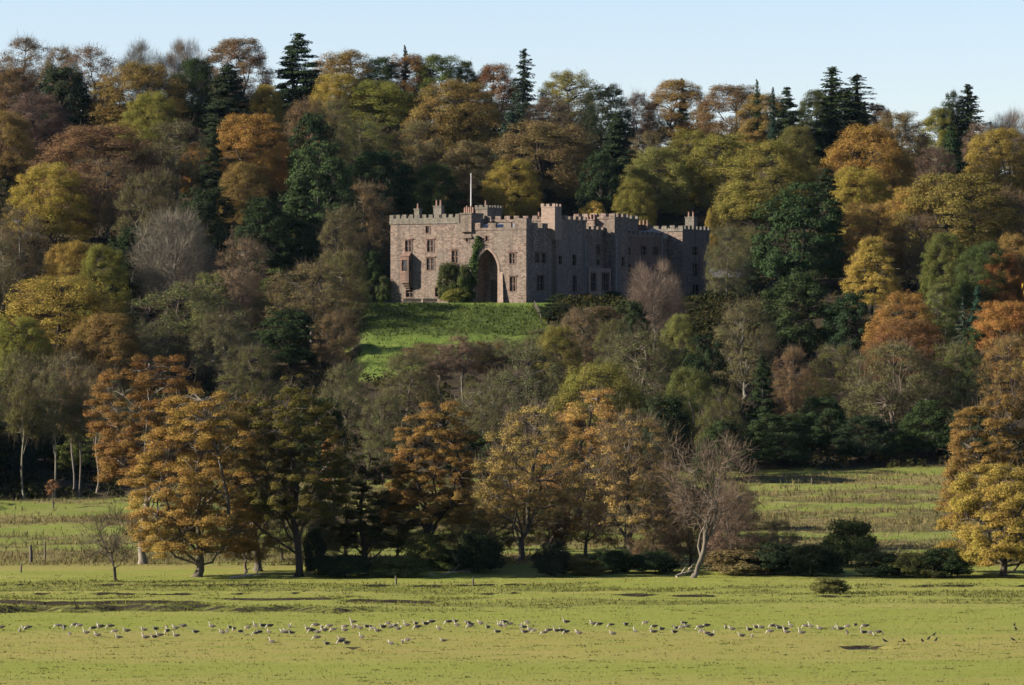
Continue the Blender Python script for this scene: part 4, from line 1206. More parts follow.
 (73, 366, 32, 'stem', 'brown', 15, "slender brown tree with pale stem next to the brightest stem", "trees on the wooded hill", 510),
 (79, 384, 26, 'stem', 'drab', 14, "shorter slender tree with twin-looking pale stem at the wood edge", "trees on the wooded hill", 509),
 (97, 368, 30, 'stem', 'brown', 15, "slender brown tree beside the deep-orange oak at the wood edge", "trees on the wooded hill", 513),
 (24, 374, 34, 'stem', 'olive', 15, "slender olive tree at the wood edge close to the picture border", "trees on the wooded hill", 506),
 (5, 420, 60, 'yew', 'blackgreen', 8, "low black evergreen at the wood edge near the picture border"),
 # ---- middle hill, below the lawn
 (250, 345, 60, 'half', 'olive', 12, "olive thinning tree below the dark holly"),
 (345, 362, 62, 'half', 'greygreen', 12, "grey-green thinning tree below the lawn"),
 (408, 352, 58, 'half', 'drab', 10, "drab thinning tree at the bottom corner of the lawn"),
 (383, 392, 46, 'half', 'drab', 12, "drab thinning tree behind the dark foreground tree"),
 (320, 395, 60, 'yew', 'blackgreen', 11, "black evergreen behind the bright orange-green sapling"),
 (440, 345, 34, 'stem', 'pinkbrown', 10, "pinkish slender birch at the foot of the lawn"),
 (464, 335, 34, 'stem', 'pinkbrown', 11, "reddish slender birch with white stem below the lawn"),
 (490, 340, 34, 'stem', 'brown', 10, "brownish slender birch next to the reddish slender one"),
 (480, 380, 60, 'half', 'drab', 11, "shaded drab tree below the birches"),
 (527, 345, 82, 'half', 'greygreen', 14, "broad grey-green thinning tree below the lawn's end"),
 (582, 307, 48, 'half', 'pinkbrown', 11, "pinkish brown thinning tree just below the castle's side"),
 (558, 325, 46, 'dome', 'olivegold', 12, "olive-gold tree between broad grey-green and pinkish brown ones"),
 (612, 318, 38, 'half', 'olive', 11, "olive thinning tree below the castle's bay window"),
 (632, 300, 40, 'yew', 'deepgreen', 11, "dark green evergreen below the castle's north range"),
 (655, 264, 56, 'bare', 'pinkgrey', 14, "silver-limbed leafless birch standing against the castle's shaded side"),
 (678, 313, 34, 'dome', 'palegreen', 11, "yellow-green tree below the end tower"),
 (640, 330, 82, 'half', 'greygreen', 14, "grey-green thinning tree with white dead limbs below the birch"),
 (598, 361, 90, 'dome', 'olivegold', 13, "olive-gold dome just behind the orange foreground oak"),
 (690, 366, 54, 'dome', 'olive', 12, "olive tree behind the dead pale foreground tree"),
 (705, 335, 46, 'yew', 'blackgreen', 12, "black evergreen below the end tower"),
 (665, 395, 50, 'yew', 'blackgreen', 10, "black evergreen behind the thinning foreground trees"),
 (745, 298, 66, 'half', 'greygreen', 15, "pale olive-grey birch with white stems below the outbuilding"),
 (720, 385, 46, 'half', 'olive', 12, "olive thinning tree beside the dark pine"),
 (762, 355, 36, 'cedar', 'blackgreen', 14, "dark upright pine in front of the pale olive-grey birch"),
 (800, 269, 76, 'yew', 'deepgreen', 15, "dark green dome of an evergreen beyond the outbuilding"),
 (793, 346, 46, 'half', 'brown', 13, "brown thinning tree beside the dark upright pine"),
 (835, 344, 62, 'half', 'olive', 13, "olive thinning tree between the brown thinning and wide olive-brown ones"),
 (893, 340, 102, 'half', 'drab', 15, "wide olive-brown thinning tree with a pale leaning stem"),
 (956, 342, 64, 'half', 'olive', 14, "olive thinning tree beside the wide olive-brown one"),
 (725, 420, 56, 'yew', 'deepgreen', 8, "dark evergreen behind the dead tree's bare limbs"),
 (930, 400, 62, 'yew', 'deepgreen', 8, "dark glossy laurel at the top of the meadow"),
 (822, 396, 64, 'yew', 'deepgreen', 8, "dark green evergreen at the top of the meadow"),
 (780, 412, 66, 'yew', 'deepgreen', 7.5, "dark evergreen scrub at the meadow's top beside the pine"),
 (868, 415, 60, 'yew', 'blackgreen', 6.5, "low black evergreen under the wide olive-brown tree"),
 (975, 410, 60, 'yew', 'blackgreen', 7, "black evergreen behind the big foreground gold oak"),
 (560, 440, 70, 'yew', 'blackgreen', 7, "black evergreen scrub seen between the leaning foreground trunks"),
 (480, 430, 60, 'yew', 'deepgreen', 7, "dark evergreen scrub behind the bronze-gold foreground oak"),
 (620, 445, 60, 'yew', 'blackgreen', 6, "low black scrub behind the thinning foreground trees"),
 (245, 470, 60, 'half', 'drab', 8, "drab scrubby tree behind the twisted trunk oak"),
 (452, 478, 50, 'half', 'olivegold', 7, "olive-gold scrubby tree beside the bronze-gold oak"),
 (505, 470, 46, 'half', 'drab', 7, "drab scrubby tree behind the low forked trunk"),
 (655, 470, 56, 'half', 'brown', 8, "brown scrubby tree between upright trunk and dead tree"),
 (700, 470, 56, 'yew', 'deepgreen', 7, "dark scrubby evergreen behind the dead tree's trunk"),
 (735, 480, 46, 'half', 'pinkbrown', 7, "pinkish brown scrubby tree beside the dead tree"),
 (428, 343, 52, 'half', 'brown', 5, "brown twiggy shrub-tree growing into the lawn's lower middle", "trees on the wooded hill", 623),
 (468, 341, 52, 'half', 'drab', 5, "drab twiggy shrub-tree behind the reddish slender birch", "trees on the wooded hill", 624),
 (506, 337, 50, 'half', 'greygreen', 5, "grey-green shrub-tree below the lawn's far half", "trees on the wooded hill", 626),
 (541, 329, 40, 'half', 'olive', 5, "olive shrub-tree below the rail fence", "trees on the wooded hill", 630),
 (557, 303, 34, 'yew', 'blackgreen', 6, "black evergreen shrub below the castle's shaded corner", "trees on the wooded hill", 657),
 (603, 306, 40, 'half', 'brown', 6, "brown twiggy tree low under the castle's bay window", "trees on the wooded hill", 656),
 (632, 309, 40, 'yew', 'deepgreen', 6, "dark evergreen at the foot of the silver-limbed birch", "trees on the wooded hill", 660),
 (682, 302, 44, 'half', 'drab', 6, "drab twiggy tree below the end tower's foot", "trees on the wooded hill", 662),
 (700, 296, 40, 'yew', 'blackgreen', 6, "black evergreen just under the end tower", "trees on the wooded hill", 670),
 (726, 290, 42, 'yew', 'blackgreen', 6, "black evergreen below the outbuilding", "trees on the wooded hill", 680),
 (752, 262, 44, 'yew', 'blackgreen', 8, "black evergreen hiding the outbuilding's far end", "trees on the wooded hill", 742),
 (770, 250, 46, 'yew', 'deepgreen', 9, "dark green evergreen between outbuilding and huge dark green evergreen", "trees on the wooded hill", 748),
 (752, 226, 50, 'half', 'olive', 11, "olive thinning tree uphill of the outbuilding", "trees on the wooded hill", 765),
]
for t in TREES:
    hill_tree(*t, bark=PALEBARK if (t[3] == 'stem' or 'birch' in t[6] or 'pale' in t[6] or 'white' in t[6]) else None)

# ---------------------------------------------------------------- the row of big trees at the meadow's foot
def big_tree(name, label, cat, bx, by, cx, top, w, bottom, col, seed, bark=GREYBARK, Y=None, **kw):
    """a tree measured in the photograph: base column and row, crown centre column, top row, crown width, crown bottom row"""
    Y = Y or base_Y(by)
    X = px_xy(bx, Y); z = gz(X, Y)
    s = Y / F
    H = CAMZ + (HY - top) * s - z
    zb = CAMZ + (HY - bottom) * s - z
    R = w * s / 2
    tm, cm = make_tree(seed, R, H, max(0.0, zb / H), lean=((cx - bx) * s, 0), **kw)
    o = thing(name, label, cat, (X, Y, z), 0, "big trees along the meadow's foot")
    link("trunk", tm, o, color=bark)
    link("crown", cm, o, color=COLS[col] if isinstance(col, str) else col)
    return o
OAK = dict(npuff=320, leaf=0.072, lpp=1150, flat=0.58, puff=(0.085, 0.165), rough=0.26, limbs=11, amp=0.1, inner=0.25, up=0.5, twigs=3500, twig_len=1.0, twig_w=0.016, zcf=0.34, limb_r=0.4, skirt=0.45)
THIN = dict(npuff=230, leaf=0.072, lpp=210, flat=0.7, puff=(0.08, 0.16), rough=0.22, limbs=11, amp=0.12, inner=0.25, twigs=11000, twig_len=1.2, twig_w=0.016, limb_r=0.45)
big_tree("oak_tree", "tall deep-orange oak with a straight pale trunk behind the bright orange oak", "tree", 143, 564, 150, 354, 122, 492, (0.135, 0.065, 0.014), 31, PALEBARK, tr=0.36, **OAK)
big_tree("oak_tree", "bright orange oak with low boughs and flared trunk by the meadow", "tree", 197, 577, 203, 388, 132, 572, (0.2, 0.112, 0.018), 32, tr=0.42, gap=0.25, **{**OAK, 'npuff': 420})
big_tree("oak_tree", "dark bronze-green oak between the bright orange oak and the twisted trunk", "tree", 258, 571, 255, 392, 84, 530, (0.072, 0.051, 0.012), 33, tr=0.35, **OAK)
big_tree("oak_tree", "tall green oak with golden top and a twisted dark trunk", "tree", 299, 577, 288, 372, 112, 540, (0.072, 0.060, 0.012), 34, DARKBARK, tr=0.38, gap=0.25, **OAK)
big_tree("maple_tree", "slim bright orange and green sapling behind the dark foreground tree", "tree", 336, 552, 332, 427, 28, 505, (0.192, 0.084, 0.012), 35, **{**OAK, 'npuff': 50, 'lpp': 110, 'puff': (0.2, 0.4), 'limbs': 5, 'twigs': 400})
big_tree("oak_tree", "dark green sprawling tree with its boughs down to the bushes", "tree", 366, 567, 362, 446, 98, 562, (0.030, 0.034, 0.010), 36, DARKBARK, tr=0.33, gap=0.3, **{**OAK, 'npuff': 220})
big_tree("oak_tree", "bronze-gold oak with a rounded top beside the dark green sprawling tree", "tree", 421, 568, 440, 401, 104, 535, (0.162, 0.087, 0.017), 37, DARKBARK, tr=0.45, gap=0.25, **OAK)
big_tree("thinning_tree", "half-bare olive-gold tree with limbs spreading from a low fork", "tree", 517, 561, 536, 405, 120, 545, (0.26, 0.175, 0.036), 38, GREYBARK, tr=0.34, bole=3.2, **{**THIN, 'lpp': 560})
big_tree("oak_tree", "orange-brown tree above a thick leaning trunk", "tree", 554, 552, 602, 388, 122, 525, (0.25, 0.135, 0.026), 39, GREYBARK, tr=0.5, gap=0.2, **{**OAK, 'lpp': 950, 'twigs': 4000})
big_tree("thinning_tree", "half-bare brown tree with an upright trunk beside the dead pale one", "tree", 632, 569, 636, 412, 108, 548, (0.23, 0.145, 0.036), 40, GREYBARK, tr=0.32, **{**THIN, 'lpp': 460})
big_tree("dead_tree", "dead pale grey tree with leaning trunk and jagged bare limbs", "tree", 694, 578, 714, 432, 92, 535, (0.092, 0.064, 0.046), 46, (0.09, 0.08, 0.066), tr=0.25, bole=4.5, amp=0.1, npuff=110, lpp=0, twigs=4200, twig_len=1.3, twig_w=0.014, puff=(0.1, 0.2), limbs=11, limb_r=0.5, rough=0.45)
big_tree("oak_tree", "tall gold-orange oak behind the yellow oak at the meadow's end", "tree", 985, 562, 990, 393, 108, 540, (0.156, 0.087, 0.017), 42, tr=0.45, **OAK)
big_tree("oak_tree", "yellow-gold oak with leaves sweeping down to the grass", "tree", 1003, 576, 1006, 463, 136, 580, (0.2, 0.135, 0.017), 43, tr=0.4, gap=0.2, **{**OAK, 'npuff': 420, 'skirt': 0.9, 'inner': 0.12})
big_tree("thinning_tree", "small leaning thin tree alone at the meadow's foot", "tree", 118, 583, 106, 511, 60, 566, (0.078, 0.066, 0.021), 44, DARKBARK, tr=0.16, **{**THIN, 'npuff': 60, 'lpp': 26, 'twigs': 1800, 'twig_len': 0.9, 'limbs': 6})
big_tree("sapling", "lone orange-leaved sapling in the meadow before the dark wood", "sapling", 53, 508, 53, 479, 17, 496, (0.144, 0.066, 0.024), 45, GREYBARK, tr=0.1, Y=497, **{**OAK, 'npuff': 22, 'lpp': 60, 'puff': (0.25, 0.4), 'limbs': 4, 'twigs': 150, 'twig_len': 0.5})

# scrubby young trees among the trunks, given by base row: (column, base row, top row, width, kind, colour, label)
FRONT = [
 (345, 560, 505, 58, 'half', 'olive', "olive scrubby young tree against the sprawling tree's outer boughs"),
 (398, 560, 500, 58, 'half', 'drab', "drab scrubby young tree touching the bronze-gold oak's trunk"),
 (586, 556, 486, 66, 'half', 'bronze', "bronze young tree filling the space beside the leaning trunk"),
 (492, 558, 505, 50, 'half', 'olive', "olive sapling thicket right beside the low forked trunk"),
 (545, 556, 500, 50, 'half', 'brown', "small brown twiggy tree behind the dark round bush"),
 (690, 566, 486, 66, 'half', 'rust', "rusty twiggy undergrowth tree behind the dead tree's limbs"),
 (282, 560, 508, 44, 'half', 'olive', "olive young tree between the bronze-green oak and twisted trunk"),
 (246, 573, 503, 50, 'half', 'bronze', "bronze scrubby young tree beside the dark bronze-green oak's trunk"),
 (318, 568, 500, 44, 'half', 'drab', "drab young tree rising behind the ivy-black stump-shaped bush"),
 (462, 566, 498, 56, 'half', 'olivegold', "olive-gold scrubby young tree behind the dark bush by the forked trunk"),
 (658, 570, 500, 58, 'half', 'brown', "brown young tree between the upright trunk and the dead tree"),
 (732, 573, 492, 58, 'half', 'pinkbrown', "pinkish brown twiggy young tree leaning on the dead tree"),
 (772, 573, 518, 52, 'half', 'drab', "drab twiggy young tree rising from the black thicket"),
]
for px, by, top, w, kind, col, lb in FRONT:
    hill_tree(px, top, w, kind, col, 6, lb, "scrubby young trees at the meadow's foot", base_Y(by))

# bushes (column, base row, top row, width, colour, label)
BUSHES = [
 (612, 573, 545, 40, 'deepgreen', "dark green bush between the leaning trunk and upright trunk"),
 (586, 575, 556, 36, 'olive', "olive scrub just beyond the round bush"),
 (398, 577, 557, 40, 'olive', "olive scrub between the sprawling tree and bronze-gold oak"),
 (552, 576, 541, 42, 'blackgreen', "dark clipped-looking round bush under the half-bare olive-gold tree"),
 (478, 572, 534, 46, 'deepgreen', "dark bush beside the half-bare olive-gold tree's trunk"),
 (430, 570, 530, 48, 'olive', "olive bush around the bronze-gold oak's trunk"),
 (455, 571, 548, 30, 'green', "small green bush between the olive bush and dark bush"),
 (315, 574, 527, 26, 'blackgreen', "ivy-black stump-shaped bush beside the twisted trunk"),
 (345, 577, 555, 50, 'deepgreen', "dark green thicket under the dark green sprawling tree"),
 (655, 573, 545, 44, 'deepgreen', "dark bush between the upright trunk and the dead tree"),
 (740, 575, 545, 50, 'brown', "dark brown scrub beside the dead pale tree"),
 (775, 575, 540, 52, 'blackgreen', "black thicket between dead tree's scrub and green bush"),
 (812, 576, 540, 56, 'blackgreen', "black thicket leaning on the bright green bush"),
 (852, 566, 525, 54, 'green', "bright green rounded bush at the meadow's foot"),
 (880, 577, 552, 46, 'blackgreen', "low black scrub below the bright green bush"),
 (912, 577, 547, 46, 'olive', "olive scrub beyond the bright green bush"),
 (945, 577, 545, 48, 'deepgreen', "dark scrub beside the yellow oak's sweeping leaves"),
 (830, 594, 578, 44, 'olive', "low olive hummock bush on the pasture's edge"),
 (449, 300, 262, 25, 'green', "bushy green climber against the castle wall beside the gate arch"),
 (464, 300, 264, 21, 'green', "leafy green climber hard beside the gate arch, next to the bushier one"),
 (456, 301, 288, 28, 'olivegold', "low yellow-green shrub at the foot of the castle climber"),
 (384, 301, 276, 16, 'green', "green shrub at the castle tower's outer corner"),
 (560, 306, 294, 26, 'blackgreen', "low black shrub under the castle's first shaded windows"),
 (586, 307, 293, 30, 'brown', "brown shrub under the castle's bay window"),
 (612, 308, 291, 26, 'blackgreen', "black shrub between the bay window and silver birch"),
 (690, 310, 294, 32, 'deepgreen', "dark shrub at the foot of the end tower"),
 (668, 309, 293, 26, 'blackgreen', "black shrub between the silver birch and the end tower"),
 (718, 312, 288, 30, 'blackgreen', "black shrub in front of the outbuilding wall"),
 (742, 312, 282, 34, 'blackgreen', "black tall shrub at the outbuilding's far end"),
]
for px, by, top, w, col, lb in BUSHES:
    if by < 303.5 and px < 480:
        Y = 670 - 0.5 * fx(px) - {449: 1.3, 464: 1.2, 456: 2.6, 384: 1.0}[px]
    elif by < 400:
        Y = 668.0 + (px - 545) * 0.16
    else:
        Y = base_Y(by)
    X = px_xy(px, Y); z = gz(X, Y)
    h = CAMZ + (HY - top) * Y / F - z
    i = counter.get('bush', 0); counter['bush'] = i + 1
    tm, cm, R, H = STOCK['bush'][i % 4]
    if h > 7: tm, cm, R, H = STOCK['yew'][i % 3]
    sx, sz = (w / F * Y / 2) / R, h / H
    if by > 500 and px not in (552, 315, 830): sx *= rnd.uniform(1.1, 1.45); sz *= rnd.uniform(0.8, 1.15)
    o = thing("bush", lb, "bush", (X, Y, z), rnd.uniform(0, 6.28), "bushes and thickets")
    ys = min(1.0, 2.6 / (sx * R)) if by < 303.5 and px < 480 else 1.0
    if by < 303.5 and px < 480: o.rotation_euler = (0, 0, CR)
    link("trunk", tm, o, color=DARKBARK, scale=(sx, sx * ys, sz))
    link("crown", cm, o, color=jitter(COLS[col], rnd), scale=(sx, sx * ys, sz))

# ivy climbing the wall beside the arch
def build_ivy():
    rng = np.random.default_rng(77)
    n = 2400
    t = rng.random(n) ** 0.8
    pxs = 473.5 + 5.5 * t + (1.9 + 0.9 * np.sin(t * 17)) * (rng.normal(size=n)) * (1 - 0.3 * t) + 1.3 * np.sin(t * 9)
    pys = 288 - t * 52
    P = np.array([(fx(a), -0.3 - abs(rng.normal()) * 0.28, fz(a, b)) for a, b in zip(pxs, pys)])
    N = unit(np.array([0, -1.0, 0.35]) + rng.normal(size=P.shape) * 0.5)
    V = leaf_quads(P, N, 0.16, rng)
    o = link("ivy", mesh_quads("ivy", V, np.arange(len(V)).reshape(-1, 4), [LEAF]), None, C0, CR, color=(0.03, 0.045, 0.012))
    tag(o, "green ivy climbing the castle wall beside the gate arch", "ivy")
build_ivy()

# the wood goes on beyond the picture's edges, where it also shades the meadow's corner
def build_more_wood():
    r = np.random.default_rng(4)
    k = Nodes("mixed_autumn_leaf")
    geo = k.n("NewGeometry")
    tone = k.noise(geo.outputs["Position"], 0.06, 2)
    ramp = k.n("ValToRGB"); k.l(tone, ramp.inputs[0])
    e = ramp.color_ramp.elements
    e[0].position, e[0].color = 0.36, (0.022, 0.033, 0.012, 1)
    e[1].position, e[1].color = 0.64, (0.15, 0.085, 0.018, 1)
    for p, c in ((0.45, (0.07, 0.07, 0.018, 1)), (0.55, (0.11, 0.095, 0.018, 1))):
        n = e.new(p); n.color = c
    hs = k.n("HueSaturation"); k.l(ramp.outputs[0], hs.inputs["Color"])
    k.l(k.math('ADD', k.math('MULTIPLY', geo.outputs["Random Per Island"], 0.7), 0.65), hs.inputs["Value"])
    d = k.n("BsdfDiffuse"); k.l(hs.outputs[0], d.inputs[0]); k.l(d.outputs[0], k.out.inputs[0])
    C = []
    for i in range(30):
        x, y = r.uniform(-110, -76), r.uniform(484, 545)
        C.append((x, y, r.uniform(5.5, 7.5), r.uniform(12, 16)))
    for i in range(420):
        y = 512 + 395 * r.random() ** 0.85
        px = r.uniform(-560, -45) if i % 2 else r.uniform(1070, 1580)
        C.append((px_xy(px, y), y, r.uniform(6, 9.5), r.uniform(11, 17)))
    Vs = []
    for x, y, R, H in C:
        n = 1500 if y < 575 else 700
        dd = unit(r.normal(size=(n, 3)))
        ph = r.uniform(0, 6.28, 3)
        lump = 1 + 0.14 * np.sin(dd[:, 0] * 6 + ph[0]) * np.sin(dd[:, 1] * 6 + ph[1]) + 0.1 * np.sin(dd[:, 2] * 8 + ph[2])
        P = np.stack([x + dd[:, 0] * R * lump, y + dd[:, 1] * R * lump, gz(x, y) + H * 0.45 + dd[:, 2] * H * 0.5 * lump], -1)
        Vs.append(leaf_quads(P, unit(dd + r.normal(size=dd.shape) * 0.45), 0.42 if y < 575 else 0.62, r))
    V = np.concatenate(Vs)
    o = link("woods", mesh_quads("woods", V, np.arange(len(V)).reshape(-1, 4), [k.m]))
    tag(o, "mixed autumn wood running on beyond the meadow's corners and up the hill", "wood", kind="stuff")
build_more_wood()

# ---------------------------------------------------------------- grass and undergrowth
def blades(P, h, w, rng, lean=0.35):
    n = len(P)
    a = rng.uniform(0, 6.283, n)
    s = np.stack([np.cos(a), np.sin(a), np.zeros(n)], -1) * w[:, None]
    up = np.stack([rng.normal(size=n) * lean, rng.normal(size=n) * lean, np.ones(n)], -1) * h[:, None]
    return np.stack([P - s, P + s, P + s * 0.25 + up, P - s * 0.25 + up], 1).reshape(-1, 3)

def grass_material(name, c0, c1, c2):
    k = Nodes(name)
    geo = k.n("NewGeometry")
    n = k.noise(k.mapping(geo.outputs["Position"], (0.3, 1, 0)), 0.35, 4, 0.6)
    col = k.mix(geo.outputs["Random Per Island"], c0, c1)
    col = k.mix(k.ramp(n, 0.42, 0.62), col, c2)
    d = k.n("BsdfDiffuse"); t = k.n("BsdfTranslucent"); mx = k.n("MixShader")
    k.l(col, d.inputs[0]); k.l(col, t.inputs[0]); mx.inputs[0].default_value = 0.3
    k.l(d.outputs[0], mx.inputs[1]); k.l(t.outputs[0], mx.inputs[2]); k.l(mx.outputs[0], k.out.inputs[0])
    return k.m

def build_grass():
    rng = np.random.default_rng(9)
    # short pasture turf
    n = 70000
    Y = 274 + (415 - 274) * rng.random(n); X = rng.uniform(-0.135, 0.135, n) * Y
    keep = wob(X * 0.35, Y, 3.5, 12) + 0.6 * wob(X, Y, 1.3, 14) + rng.normal(size=n) * 0.5 > 0.15
    X, Y = X[keep], Y[keep]
    P = np.stack([X, Y, ground_z(X, Y) - 0.01], -1)
    rf = wet_masks(X, Y)[1]
    V = blades(P, rng.uniform(0.04, 0.12, len(X)) * (1 + 3 * rf), rng.uniform(0.02, 0.06, len(X)), rng)
    o = link("pasture_grass", mesh_quads("pasture_grass", V, np.arange(len(V)).reshape(-1, 4), [grass_material("turf", (0.1, 0.12, 0.02), (0.19, 0.17, 0.045), (0.12, 0.13, 0.025))]))
    tag(o, "short green and straw turf tufts over the wet pasture", "grass", kind="stuff")
    # dark tussocks and the rank growth on the little banks
    n = 900
    Y = 276 + (412 - 276) * rng.random(n); X = rng.uniform(-0.135, 0.135, n) * Y
    m = rng.integers(6, 22, n); idx = np.repeat(np.arange(n), m)
    sp = rng.uniform(0.1, 0.4, n)[idx]
    X = X[idx] + rng.normal(size=len(idx)) * sp * 1.5; Y = Y[idx] + rng.normal(size=len(idx)) * sp * 0.8
    n2 = 60000
    Yb = 352 + 58 * rng.random(n2); Xb = rng.uniform(-0.135, 0.135, n2) * Yb
    mud, rough, straw, lush = wet_masks(Xb, Yb)
    kp = rng.random(n2) < np.clip(rough * 0.9 + (mud > 0.1) * 0.25, 0, 1)
    X = np.concatenate([X, Xb[kp]]); Y = np.concatenate([Y, Yb[kp]])
    P = np.stack([X, Y, ground_z(X, Y) - 0.02], -1)
    V = blades(P, np.where(np.arange(len(X)) < len(idx), rng.uniform(0.03, 0.12, len(X)), rng.uniform(0.08, 0.24, len(X))), rng.uniform(0.03, 0.08, len(X)), rng, 0.6)
    o = link("tussock_grass", mesh_quads("tussock_grass", V, np.arange(len(V)).reshape(-1, 4), [grass_material("tussock", (0.035, 0.042, 0.012), (0.1, 0.092, 0.028), (0.055, 0.06, 0.016))]))
    tag(o, "dark olive tussocks and rank grass along the pasture's little banks", "grass", kind="stuff")
    # rough meadow rushes
    n = 95000
    Y = 414 + 132 * rng.random(n); X = rng.uniform(-0.14, 0.14, n) * Y
    wood, lawn, mead, bank = ground_zone(X, Y)
    keep = (mead > 0.3) & (rng.random(n) < 0.08 + 0.9 * meadow_straw(X, Y))
    X, Y = X[keep], Y[keep]
    P = np.stack([X, Y, ground_z(X, Y) - 0.02], -1)
    V = blades(P, rng.uniform(0.12, 0.62, len(X)) * np.where(wob(X * 0.5, Y, 8, 20) > 0.1, 1.25, 0.6), rng.uniform(0.03, 0.09, len(X)), rng)
    o = link("meadow_rushes", mesh_quads("meadow_rushes", V, np.arange(len(V)).reshape(-1, 4), [grass_material("rush", (0.055, 0.06, 0.018), (0.18, 0.145, 0.065), (0.1, 0.085, 0.035))]))
    tag(o, "rough straw coloured rushes and long grass in the meadow", "grass", kind="stuff")
    # rough bank below the castle
    n = 16000
    Y = 618 + 50 * rng.random(n); X = px_xy(rng.uniform(335, 560, n), Y)
    w_, l_, m_, b_ = ground_zone(X, Y)
    keep = rng.random(n) < np.where(b_ > 0.4, 1.0, 0.2) * (l_ > 0.4)
    X, Y = X[keep], Y[keep]
    P = np.stack([X, Y, ground_z(X, Y) - 0.02], -1)
    V = blades(P, rng.uniform(0.1, 0.5, len(X)), rng.uniform(0.05, 0.14, len(X)), rng, 0.5)
    o = link("bank_grass", mesh_quads("bank_grass", V, np.arange(len(V)).reshape(-1, 4), [grass_material("bank_turf", (0.03, 0.05, 0.011), (0.07, 0.085, 0.02), (0.04, 0.055, 0.013))]))
    tag(o, "rough green grass on the bank below the castle", "grass", kind="stuff")
    # undergrowth through the wood, thickest on the slope under the castle's shaded side
    n = 5900
    Y = 500 + 400 * rng.random(n); Y[:700] = rng.uniform(640, 668, 700)
    X = px_xy(np.where(np.arange(n) < 700, rng.uniform(548, 770, n), rng.uniform(-40, 1070, n)), Y)
    w_, l_, m_, b_ = ground_zone(X, Y)
    px = 512 + F * X / Y
    keep = (w_ > 0.6) & ~((Y > 668) & (Y < 750) & (px > 380) & (px < 725)) & ~((px > 330) & (px < 560) & (Y > 612) & (Y < 680))
    X, Y = X[keep], Y[keep]
    c = np.stack([X, Y, ground_z(X, Y)], -1)
    m = 55
    r = rng.uniform(0.8, 2.8, len(c)) * (1 + 1.2 * sstep(Y, 840, 880))
    idx = np.repeat(np.arange(len(c)), m)
    d = unit(rng.normal(size=(len(idx), 3))); d[:, 2] = np.abs(d[:, 2]) * 0.8
    P = c[idx] + d * r[idx][:, None] * rng.uniform(0.7, 1.05, (len(idx), 1))
    N = unit(d + rng.normal(size=d.shape) * 0.5)
    V = leaf_quads(P, N, 0.26, rng)
    nb = 190
    Yc = rng.uniform(884, 912, nb); Xc = px_xy(np.linspace(-60, 1090, nb), Yc)
    rr = rng.uniform(2.2, 4.6, nb); ix = np.repeat(np.arange(nb), 420)
    d = unit(rng.normal(size=(len(ix), 3))); d[:, 2] = np.abs(d[:, 2])
    Pc = np.stack([Xc, Yc, ground_z(Xc, Yc)], -1)[ix] + d * rr[ix][:, None] * rng.uniform(0.6, 1.05, (len(ix), 1))
    V = np.concatenate([V, leaf_quads(Pc, unit(d + rng.normal(size=d.shape) * 0.5), 0.26, rng)])
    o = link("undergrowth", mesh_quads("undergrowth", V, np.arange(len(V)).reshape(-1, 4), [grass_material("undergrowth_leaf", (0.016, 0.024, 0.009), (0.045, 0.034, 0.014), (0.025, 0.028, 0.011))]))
    tag(o, "low bramble and shrub undergrowth covering the woodland floor", "undergrowth", kind="stuff")
build_grass()

# ---------------------------------------------------------------- posts, logs
def build_posts():
    P = [(31, 562, 17, "weathered grey stump-like post in the meadow beside a taller thin one"), (45, 561, 20, "thin weathered post in the meadow beside the stump-like one"),
         (21, 573, 9, "short grey post low in the meadow near the two weathered posts"), (396, 586, 9, "short pale post on the pasture edge below the bronze-gold oak"),
         (473, 586, 8, "short pale post on the pasture edge below the dark bush"), (783, 481, 8, "small fence post at the meadow top beside the wood"), (812, 482, 7, "small fence post at the meadow top under the dark evergreen")]
    for i, (px, by, hp, lb) in enumerate(P):
        Y = base_Y(by); X = px_xy(px, Y); h = hp * Y / F
        m = MB(); w = 0.18 if i == 0 else 0.09
        m.tube([(0, 0, -0.3), (0.02, 0, h * 0.5), (0.06 * (i % 3 - 1), 0.02, h)], [w * 1.1, w, w * 0.85], 7)
        o = m.build("fence_post", WOODG, loc=(X, Y, gz(X, Y))); tag(o, lb, "post", "old posts in the meadow")
    L = [(230, 579, 262, 577, 0.16, "pale fallen branch in the shade under the twisted trunk"), (332, 577, 346, 568, 0.14, "pale broken limb propped in the dark green thicket"),
         (676, 578, 693, 571, 0.18, "pale fallen limb beside the dead tree's foot"), (430, 571, 470, 575, 0.12, "thin fallen branch across the grass by the green bush")]
    rng = np.random.default_rng(3)
    for x0, y0, x1, y1, r, lb in L:
        Y = base_Y(max(y0, y1)); s = Y / F
        X0 = px_xy(x0, Y); z = gz(X0, Y)
        dx, dz = (x1 - x0) * s, max(0.3, (y0 - y1) * s)
        m = MB()
        path = bent((0, 0, 0.1), (dx, 0.8, dz), rng, 6, 0.03, 0.07)
        m.tube(path, [r * (1 - 0.1 * i) for i in range(7)], 6)
        for j in (2, 4):
            m.tube(bent(path[j], path[j] + np.array([dx * 0.25, rng.uniform(-0.5, 0.5), 0.8]), rng, 3), [r * 0.5, r * 0.4, r * 0.3, r * 0.1], 5)
        o = link("fallen_branch", mesh_quads("fallen_branch", m.V, m.Q, [BARK], smooth=True), None, (X0, Y, z), color=(0.2, 0.18, 0.15)); tag(o, lb, "branch", "fallen branches")
build_posts()

